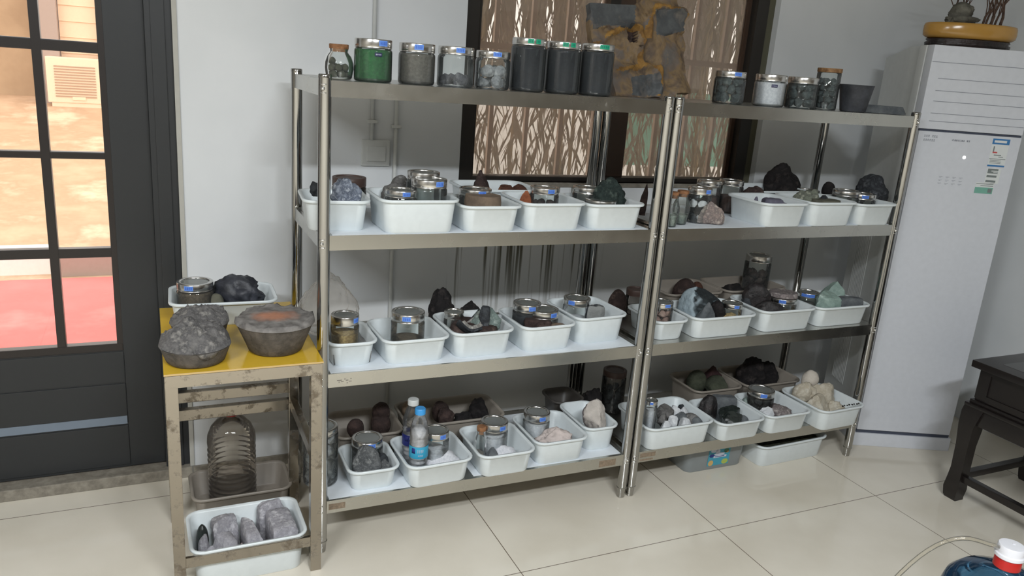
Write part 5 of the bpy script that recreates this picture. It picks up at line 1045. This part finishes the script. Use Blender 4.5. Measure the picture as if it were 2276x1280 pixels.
r1 = ramp(nt, [(.3, s2l(92,88,85)), (.7, s2l(138,134,130))]); lk(nt, n1, 'Fac', r1, 0)
vm = nd(nt, 'ShaderNodeVectorMath', operation='MULTIPLY'); vm.inputs[1].default_value = (14, 20, 0); lk(nt, tc, 'Object', vm, 0)
n3 = nd(nt, 'ShaderNodeTexNoise', _Scale=22.0, _Detail=3.0); lk(nt, tc, 'Object', n3, 'Vector')
ln = nd(nt, 'ShaderNodeVectorMath', operation='LENGTH'); lk(nt, vm, 0, ln, 0); ad = nd(nt, 'ShaderNodeMath', operation='ADD'); lk(nt, ln, 1, ad, 0); lk(nt, n3, 0, ad, 1)
r3 = ramp(nt, [(.55, (.85,.85,.85)), (1.0, (0,0,0))]); sc_ = nd(nt, 'ShaderNodeMath', operation='MULTIPLY'); sc_.inputs[1].default_value = .6; lk(nt, ad, 0, sc_, 0); lk(nt, sc_, 0, r3, 0)
mx = nd(nt, 'ShaderNodeMix', data_type='RGBA'); lk(nt, r3, 0, mx, 0); lk(nt, r1, 0, mx, 6); mx.inputs[7].default_value = rgba(s2l(180,122,92)); lk(nt, mx, 2, b_, 'Base Color'); lk(nt, b_, 0, o_, 0)
M['rust_spot'] = mrt
zt = ct+.0057
button('slag_block_cast', -.140, .035, zt, .082, .120, .104, .004, 'rk_wall', 'rust_spot', 'round tapered slag casting with a rusty centre at the right of the yellow board', 3)
button('slag_button', -.374, -.008, zt, .082, .100, .058, .045, 'rk_wall', 'rk_crust', 'rough-topped round slag button at the front left corner of the yellow board', 7, .25)
button('slag_button', -.352, .165, zt, .070, .088, .070, .030, 'rk_wall', 'rk_crust', 'rough-topped round slag button behind the front left one on the yellow board', 11, .1)
# big water bottle
wb_ = thing('water_bottle', 'big empty ribbed clear water bottle with red cap under the yellow board', 'bottle', (-.245, .425, .0045))
bm = new(); prof = [(.05,.004),(.078,0),(.085,.010)]
zz = .03
while zz < .235: prof += [(.0842+.0011*math.cos(q_*1.0472), zz+q_*.00367) for q_ in range(6)]; zz += .022
prof += [(.0855,.262),(.083,.290),(.070,.325),(.048,.352),(.030,.365),(.0225,.370),(.0225,.384)]
prof = [(a_, h_*.93) for a_, h_ in prof]; lathe(bm, prof, 40, cap1=False); obj('bottle_body', bm, 'pet', wb_)
bm = new(); lathe(bm, [(.0245,.344),(.0265,.345),(.0265,.364),(.024,.368)], 28); obj('bottle_cap', bm, 'red_plastic', wb_, auto=40)
bm = new(); lathe(bm, [(.070,.003),(.079,.012),(.080,.060),(.06,.066)], 36); meta(obj('dark_grit', bm, 'water_brown', None, (-.245, .425, .0045)), 'dark grit in the bottom of the big ribbed bottle', 'grit', None, 'stuff')

# ------------------------------------------------------------------ floor-standing air conditioner
ux, uy = .91205, -.41007; nx, ny = .41007, .91205
ang = math.atan2(uy, ux)
ac = thing('air_conditioner', 'white floor-standing air conditioner cabinet in the corner beside the right rack', 'air conditioner', (2.565, .067, 0), ang)
AW, AD, AH = .452, .470, 1.858
bm = new()
ring = [(-.002,.012),(0,.0),(AW,0),(AW+.002,.012),(AW+.002,.10),(AW-.02,AD),(.02,AD),(-.002,.10)]
prism(bm, [(.0,.03),(AW,.03),(AW,.22),(AW-.012,AD),(.012,AD),(.0,.22)], .073, AH-.002)
for v in bm.verts:
    if v.co.z > 1 and v.co.y > .4: v.co.z -= .045
obj('cabinet', bm, 'ac_side', ac, smooth=False)
bm = new()
for k in range(9): box(bm, -.0022+.0, .004, .235+.016*k, .243+.016*k, .22, 1.16)
obj('side_grille', bm, 'ac_side', ac, smooth=False)
bm = new(); box(bm, -.016, AW+.016, .055, .11, .073, AH, bev=.008); obj('side_ridge', bm, 'ac_side', ac, auto=40)
bm = new(); box(bm, .0, AW, .0, .035, .085, 1.503, bev=.006); obj('lower_panel', bm, 'ac_white', ac, auto=40)
bm = new(); box(bm, -.012, AW-.004, -.006, .05, 1.512, AH, bev=.006)
ap_ = obj('louver_panel', bm, 'ac_white', ac, auto=40)
bm = new()
for k, zz in enumerate((1.788, 1.722, 1.672, 1.628, 1.578, 1.545)): box(bm, -.008 if k == 0 else .03, AW-.008, -.0068, -.005, zz, zz+.0022, 0)
obj('louver_groove', bm, 'ac_print', ap_, smooth=False)
bm = new(); box(bm, .002, AW-.002, .006, .034, 1.503, 1.512); obj('panel_gap', bm, 'ac_gap', ac, smooth=False)
bm = new(); box(bm, -.004, AW+.014, .004, .3, .0, .066, bev=.004); obj('plinth', bm, 'ac_white', ac, auto=40)
bm = new(); box(bm, .004, AW+.004, .012, .2, .066, .085); obj('plinth_gap', bm, 'ac_gap', ac, smooth=False)
def flat(bm, x0, x1, z0, z1, mi, y=-.0006, dep=.0006, sh=0): box(bm, x0, x1, y, y+dep, z0, z1, mi)
bm = new(); lathe(bm, [(.0068,-.0015),(.0068,.0)], 20); bmesh.ops.rotate(bm, verts=bm.verts, matrix=Matrix.Rotation(math.radians(90), 3, 'X')); bmesh.ops.translate(bm, verts=bm.verts, vec=(.220, -.001, 1.402)); obj('indicator_light', bm, 'led', ac, smooth=False)
bm = new(); rnd = random.Random(4)
vs = [bm.verts.new(p) for p in ((.148,-.0006,1.472),(.157,-.0006,1.477),(.157,-.0006,1.467))]; bm.faces.new(vs)
for k in range(9):
    x = .161+k*.0078
    if k == 6: continue
    flat(bm, x, x+.006, 1.4685, 1.4700, 0); flat(bm, x, x+.006, 1.4740, 1.4752, 0); flat(bm, x+rnd.choice((0,.0045)), x+rnd.choice((.0015,.006)), 1.4685, 1.4752, 0)
obj('brand_mark', bm, 'ac_print', ac, smooth=False)
bm = new()
for k in range(7):
    x = .026+k*.0088
    for zz in (1.478, 1.461):
        if zz == 1.478 and k == 3: continue
        if zz == 1.461 and k > 5: continue
        flat(bm, x, x+.0066, zz, zz+.0016, 0); flat(bm, x+.002, x+.0036, zz, zz+.009, 0); flat(bm, x, x+.0066, zz+.006, zz+.0074, 0)
for r_ in range(3):
    for k in range(4):
        x = .128+k*.030; zz = 1.312-r_*.014; flat(bm, x, x+.016, zz, zz+.0012, 0); flat(bm, x+.002, x+.010, zz-.004, zz-.0030, 0)
obj('printed_marks', bm, 'ac_print', ac, smooth=False)
bm = new(); X = .328
flat(bm, X, X+.075, 1.375, 1.492, 0); flat(bm, X, X+.075, 1.468, 1.492, 1, -.0010); flat(bm, X+.008, X+.062, 1.475, 1.485, 0, -.0013); flat(bm, X, X+.075, 1.372, 1.379, 1, -.0010)
flat(bm, X+.010, X+.015, 1.430, 1.459, 2, -.0010); flat(bm, X+.010, X+.030, 1.430, 1.436, 3, -.0012); flat(bm, X+.018, X+.05, 1.420, 1.424, 2, -.0010); flat(bm, X+.04, X+.06, 1.413, 1.416, 2, -.0010); flat(bm, X+.002, X+.073, 1.404, 1.4065, 2, -.0010)
for zz in (1.398, 1.392, 1.386): flat(bm, X+.006, X+.055, zz, zz+.002, 2, -.0010)
obj('energy_sticker', bm, ['stk_white','stk_blue','stk_dark','stk_red'], ac, smooth=False)
bm = new(); X = .332
flat(bm, X, X+.062, 1.298, 1.366, 0)
for a, b, c in ((1.342,1.362,.046),(1.325,1.334,.044),(1.303,1.312,.044)): flat(bm, X+.004, X+.004+c, a, b, 2, -.0010)
flat(bm, X+.02, X+.05, 1.351, 1.354, 0, -.0013); flat(bm, X+.03, X+.052, 1.345, 1.348, 0, -.0013)
obj('barcode_sticker', bm, ['stk_white','stk_blue','stk_dark'], ac, smooth=False)
bm = new(); X = .297
flat(bm, X, X+.082, 1.252, 1.300, 0); flat(bm, X, X+.080, 1.252, 1.279, 1, -.0010)
for k, zz in enumerate((1.293, 1.285)): flat(bm, X+.002+k*.02, X+.078, zz, zz+.0025, 2, -.0010)
flat(bm, X+.058, X+.076, 1.257, 1.275, 2, -.0013)
obj('green_sticker', bm, ['stk_white','stk_green','stk_dark'], ac, smooth=False)

# bonsai tray on the air conditioner
bx, by = 2.815, .118
bs = thing('bonsai_tray', 'oval yellow bonsai tray on top of the white air conditioner', 'planter', (bx, by, AH+.036), ang)
bm = new(); lathe(bm, [(.172,0),(.184,.004),(.196,.012),(.199,.030),(.198,.052),(.194,.062),(.186,.064),(.180,.058),(.1,.056)], 56, ay=.58)
obj('tray', bm, 'tray_yellow', bs)
bm = new(); lathe(bm, [(.168,0),(.180,.006),(.182,.018),(.172,.024),(.180,.030),(.176,.0355)], 56, ay=.58)
for v in bm.verts: v.co *= 1+.02*noise.noise(v.co*60)
for v in bm.verts: v.co.z = min(max(v.co.z, 0), .0355)
meta(obj('carved_stand', bm, 'carved_wood', None, (bx, by, AH+.0002), ang), 'dark carved wooden stand beneath the yellow bonsai tray', 'stand')
meta(obj('bonsai_rock', rock_bm(41, .058, .038, .098, 'crumple', 4), 'bonsai_rock', None, (bx-.055*ux, by-.055*uy, AH+.094), ang), 'upright grey-green scholar rock in the yellow bonsai tray', 'rock')
meta(obj('bonsai_rock', rock_bm(42, .070, .040, .040, 'crumple', 4), 'bonsai_rock', None, (bx-.068*ux-.012, by-.068*uy-.03, AH+.094), ang), 'low grey-green rock at the foot of the upright scholar rock', 'rock')
def shrub(label, base, trunks, seed):
    t = thing('bonsai_plant', label, 'plant', base); rnd = random.Random(seed)
    for dx, lean, hh, r in trunks:
        pts = []; x = dx; y = 0
        for k in range(9): pts.append((x, y, hh*k/8)); x += lean*hh/8+rnd.uniform(-.006,.006); y += rnd.uniform(-.006,.006)
        bm = new(); tube(bm, pts, r, 8, radii=[r*(1.25-.09*k) for k in range(9)])
        for q in range(3):
            p = Vector(pts[2+q*2]); e = p+Vector((rnd.uniform(-.05,.05), rnd.uniform(-.03,.03), rnd.uniform(.05,.1))); tube(bm, [p, (p+e)/2+Vector((.006,0,.004)), e], r*.5, 6)
        obj('stem', bm, 'twig', t)
    bm = new()
    for k in range(70):
        c = Vector((rnd.uniform(-.12,.12), rnd.uniform(-.08,.08), rnd.uniform(.13,.30))); a = rnd.uniform(0, 6.28); L = rnd.uniform(.02,.034); d = Vector((math.cos(a), math.sin(a), rnd.uniform(-.4,.4)))*L; s = Vector((-math.sin(a), math.cos(a), 0))*L*.28
        v = [bm.verts.new(c-d), bm.verts.new(c+s), bm.verts.new(c+d), bm.verts.new(c-s+Vector((0,0,.003)))]; bm.faces.new((v[0],v[1],v[2])); bm.faces.new((v[0],v[2],v[3]))
    obj('foliage', bm, plain('bonsai_leaf', s2l(84,96,58), .6), t, smooth=False)
shrub('bare multi-stemmed bonsai at the right of the yellow tray', (bx+.085*ux, by+.085*uy, AH+.093), ((-.055,.35,.18,.0045),(-.035,.25,.2,.004),(-.012,.2,.19,.005),(-.0,-.1,.2,.004),(.022,.15,.2,.004),(.06,.05,.2,.0055)), 3)
shrub('thin upright bonsai behind the scholar rock in the yellow tray', (bx-.03*ux+.02, by-.03*uy+.05, AH+.093), ((-.02,.0,.2,.004),(.0,.05,.2,.0035),(.025,.12,.2,.004)), 8)

# ------------------------------------------------------------------ black side table (right edge)
TX0, TX1, TY0, TY1, TH = 2.572, 3.130, -1.32, -.412, .622
tb = thing('side_table', 'black lacquered low wooden table with stretchers at the right edge', 'table')
bm = new(); box(bm, TX0-.006, TX1+.006, TY0-.006, TY1+.008, TH-.030, TH, 0, .004); box(bm, TX0+.07, TX1-.07, TY0+.08, TY1-.07, TH-.001, TH+.0006, 1)
obj('table_top', bm, ['black_wood', 'black_wood_top'], tb, auto=40)
bm = new(); box(bm, TX0+.022, TX1-.022, TY0+.022, TY1-.022, .455, TH-.030)
box(bm, TX0+.016, TX0+.024, TY0+.022, TY0+.07, .465, TH-.03); box(bm, TX0+.016, TX0+.024, TY1-.07, TY1-.022, .465, TH-.03); box(bm, TX0+.016, TX0+.024, TY0+.07, TY1-.07, .575, TH-.03); box(bm, TX0+.016, TX0+.024, TY0+.07, TY1-.07, .46, .485)
obj('drawer_case', bm, 'black_wood', tb, smooth=False)
bm = new(); box(bm, TX0+.010, TX1-.010, TY0+.010, TY1-.010, .440, .456, bev=.005); box(bm, TX0-.002, TX1+.002, TY0-.002, TY1+.002, .425, .441, bev=.006); obj('waist_moulding', bm, 'black_wood', tb, auto=40)
bm = new()
for a in ((TX0+.004, TX0+.03, TY0+.06, TY1-.06), (TX1-.03, TX1-.004, TY0+.06, TY1-.06), (TX0+.06, TX1-.06, TY1-.03, TY1-.004), (TX0+.06, TX1-.06, TY0+.004, TY0+.03)): box(bm, *a, .355, .426, bev=.006)
obj('apron', bm, 'black_wood', tb, auto=40)
for sx, sy in ((0,0),(1,0),(0,1),(1,1)):
    bm = new(); gx = TX0 if sx == 0 else TX1; gy = TY0 if sy == 0 else TY1; qx = 1 if sx == 0 else -1; qy = 1 if sy == 0 else -1
    prev = None
    for zz, w, off in ((.0,.050,.006),(.012,.056,.0),(.05,.064,-.004),(.09,.058,.0),(.14,.052,.004),(.25,.054,.002),(.34,.066,-.004),(.40,.082,-.004),(.426,.085,.0)):
        c = [(gx+qx*off, gy+qy*off), (gx+qx*(off+w), gy+qy*off), (gx+qx*(off+w), gy+qy*(off+w)), (gx+qx*off, gy+qy*(off+w))]
        cur = [bm.verts.new((x, y, zz)) for x, y in c]
        if prev:
            for i in range(4): bm.faces.new((prev[i], prev[(i+1)%4], cur[(i+1)%4], cur[i]))
        else: bm.faces.new(cur[::-1])
        prev = cur
    bm.faces.new(prev); obj('leg', bm, 'black_wood', tb, auto=35)
for a in ((TX0+.014, TX0+.044, TY0+.05, TY1-.05), (TX1-.044, TX1-.014, TY0+.05, TY1-.05), (TX0+.05, TX1-.05, TY1-.044, TY1-.014), (TX0+.05, TX1-.05, TY0+.014, TY0+.044)):
    bm = new(); box(bm, *a, .090, .120, bev=.004); obj('stretcher', bm, 'black_wood', tb, auto=40)

# ------------------------------------------------------------------ water jug (bottom right)
jx, jy = 1.575, -1.268
jg = thing('water_jug', 'big blue refill water jug with red and white cap in the lower right corner', 'jug', (jx, jy, 0))
bm = new(); prof = [(.09,.006),(.125,0),(.140,.02),(.141,.06),(.136,.075),(.141,.09),(.141,.16),(.136,.175),(.141,.19),(.141,.26),(.136,.275),(.141,.29),(.1405,.345),(.132,.375),(.105,.405),(.060,.425),(.034,.434),(.029,.442),(.029,.455)]
lathe(bm, prof, 48, cap1=False); obj('jug_body', bm, 'jug_blue', jg)
bm = new(); lathe(bm, [(.030,.444),(.0335,.445),(.0325,.472),(.031,.474)], 32); obj('neck_ring', bm, 'red_plastic', jg, auto=40)
bm = new(); lathe(bm, [(.0345,.474),(.0365,.476),(.0365,.484),(.033,.487),(.033,.505),(.031,.509),(.02,.510)], 32); lathe(bm, [(.004,.5098),(.004,.512)], 10, .008, 0); cp = obj('cap', bm, 'white_plastic', jg, auto=40)
bm = new(); a0 = Vector((jx-.030, jy+.01, .500)); rg = Vector((math.cos(YAW), -math.sin(YAW), 0))
pts = []
for k in range(15):
    q = k/14; s = -.005-.205*(q**.8); hh = .500+.030*math.sin(min(1, q*1.6)*1.57)*(1-q)**.3-.34*max(0, q-.15)**1.9
    pts.append(Vector((jx, jy, hh))+rg*(s-.028)+Vector((-.04, .07, 0))*q)
tube(bm, pts, .006, 10)
meta(obj('clear_hose', bm, 'hose'), 'clear plastic hose arching from the cap of the blue water jug', 'hose')

# ------------------------------------------------------------------ outside the door: sunlit yard
bm = new(); prof = [(.90,-.12),(4.25,-.12),(9.7,.75),(14,1.0)]
lo = [[bm.verts.new((x, y, z)) for x in (-14, 8)] for y, z in prof]; hi = [[bm.verts.new((x, y, -.6)) for x in (-14, 8)] for y, z in prof]
for A, B, a, b in zip(lo, lo[1:], hi, hi[1:]):
    bm.faces.new((A[0], A[1], B[1], B[0])); bm.faces.new((a[0], b[0], b[1], a[1])); bm.faces.new((A[0], B[0], b[0], a[0])); bm.faces.new((A[1], a[1], b[1], B[1]))
bm.faces.new((lo[0][0], hi[0][0], hi[0][1], lo[0][1])); bm.faces.new((lo[-1][0], lo[-1][1], hi[-1][1], hi[-1][0]))
structure(obj('trim_2', bm, 'ground', smooth=False))
bm = new(); box(bm, -3.2, .2, 2.62, 4.12, -.12, -.112); meta(obj('red_carpet', bm, 'carpet', smooth=False), 'faded red carpet on the ground outside the glazed door', 'carpet')
bm = new(); box(bm, -2.4, -1.16, 4.27, 4.62, -.119, .035, bev=.004); meta(obj('white_box', bm, 'litwall', smooth=False), 'long white box lying beyond the red carpet outside the door', 'box')
bm = new(); box(bm, -1.14, .6, 4.19, 4.215, -.119, .03); meta(obj('grey_kerb', bm, 'yard_grey', smooth=False), 'low grey kerb at the far edge of the red carpet outside', 'kerb')
ou = thing('outdoor_unit', 'beige outdoor air conditioner unit standing in the yard seen through the door', 'air conditioner', (-1.28, 9.55, .72))
bm = new(); box(bm, -.34, .38, 0, .3, .06, .63, bev=.012); box(bm, -.30, .34, .01, .28, 0, .06); obj('unit_case', bm, 'ac_out', ou, smooth=False)
bm = new()
for k in range(12): box(bm, -.25, .22, -.008, .002, .135+k*.034, .150+k*.034)
obj('grille', bm, 'ac_out_dark', ou, smooth=False)
bm = new(); box(bm, -.06, .09, -.012, 0, .10, .14); obj('name_plate', bm, 'cream_sheet', ou, smooth=False)
bm = new(); box(bm, -1.46, -1.0, 9.92, 10.0, .7, 2.4)
for k in range(5): box(bm, -1.46, -1.0, 9.905, 9.92, 1.2+k*.2, 1.215+k*.2)
meta(obj('cream_shutter', bm, 'cream_sheet', smooth=False), 'cream slatted shutter behind the outdoor unit in the yard', 'shutter')
bm = new(); box(bm, -1.78, -1.47, 9.75, 10.1, .6, 2.6); meta(obj('grey_pillar', bm, 'yard_grey', smooth=False), 'grey pillar left of the cream shutter across the yard', 'pillar')
bm = new(); box(bm, -1.0, -.82, 9.75, 10.1, .6, 2.6); meta(obj('grey_pillar', bm, 'yard_grey', smooth=False), 'grey pillar right of the cream shutter across the yard', 'pillar')
bm = new(); box(bm, -6, -1.80, 10.4, 10.6, .5, 3.4); meta(obj('yard_wall', bm, 'yard_wall', smooth=False), 'tan plastered wall across the yard at the left of the door view', 'wall')
bm = new(); box(bm, -.84, 1.2, 10.4, 10.6, .5, 3.4); meta(obj('yard_wall', bm, 'yard_wall', smooth=False), 'tan plastered wall across the yard right of the shutter', 'wall')

bm = new(); box(bm, .45, 7.5, .96, 4.6, -.12, -.113); structure(obj('trim_4', bm, 'litwall', smooth=False))  # pale ground patch added so bounce light on the bamboo side stays neutral

# ------------------------------------------------------------------ outside the window: guard bars, bamboo, garden wall
gd = thing('window_guard', 'beige metal guard bars outside the window', 'guard', (0, .90, 0))
for k in range(9):
    x = .735+.174*k; bm = new(); box(bm, x-.009, x+.009, 0, .018, 1.05, 2.6); obj('guard_bar', bm, 'guard', gd, smooth=False)
bm = new(); box(bm, .6, 2.4, -.004, .022, 1.708, 1.735); box(bm, .6, 2.4, -.004, .022, 1.03, 1.05); obj('guard_rail', bm, 'guard', gd, smooth=False)
rnd = random.Random(12)
for k in range(26):
    x = .7+rnd.random()*3.2; y = rnd.uniform(1.45, 2.3); zt_ = rnd.uniform(2.6, 3.4); lx = rnd.uniform(-.12,.12)
    bm = new(); tube(bm, [(0,0,0), (lx*.3,0,1.3), (lx,0,zt_)], .011, 8, radii=[.012,.011,.008])
    meta(obj('bamboo_cane', bm, 'cane', None, (x, y, -.115)), 'tan bamboo cane in the thicket outside the window', 'bamboo', 'bamboo canes outside the window')
bm = new()
for k in range(11500):
    y = rnd.uniform(1.25, 2.55); x = .5+rnd.random()*4.0; z = 1.0+2.2*(1-rnd.random()**1.8)
    L = rnd.uniform(.12,.26); a = rnd.uniform(0, 6.28); dz = rnd.uniform(-2.6,-.7); d = Vector((math.cos(a)*.6, math.sin(a)*.6, dz)).normalized()*L
    s = d.cross(Vector((rnd.uniform(-1,1), rnd.uniform(-1,1), .2))).normalized()*L*.05; p = Vector((x, y, z)); g = Vector((0,0,-.06*L))
    v = [bm.verts.new(p), bm.verts.new(p+d*.4+s), bm.verts.new(p+d+g), bm.verts.new(p+d*.4-s)]; bm.faces.new(v)
meta(obj('bamboo_leaves', bm, 'leaf', smooth=False), 'hanging bamboo leaves filling the view outside the window', 'leaves', None, 'stuff')
bm = new(); box(bm, .1, 7.5, 4.6, 4.75, -.2, 1.5); meta(obj('garden_wall', bm, 'litwall', smooth=False), 'bright pale garden wall behind the bamboo outside the window', 'wall')
bm = new()
for k in range(26): box(bm, .3+k*.2, .3+k*.2+.135+.03*math.sin(k*5.1), 2.72, 2.74, 1.42+.05*math.sin(k*2.1), 3.0)
meta(obj('reed_screen', bm, 'screen', smooth=False), 'brown slatted screen behind the bamboo outside the window', 'screen')
bm = new(); box(bm, 2.55, 3.75, 2.66, 2.68, 1.0, 1.55); meta(obj('teal_sheet', bm, 'tealsheet', smooth=False), 'teal sheet glimpsed through the bamboo outside the window', 'sheet')
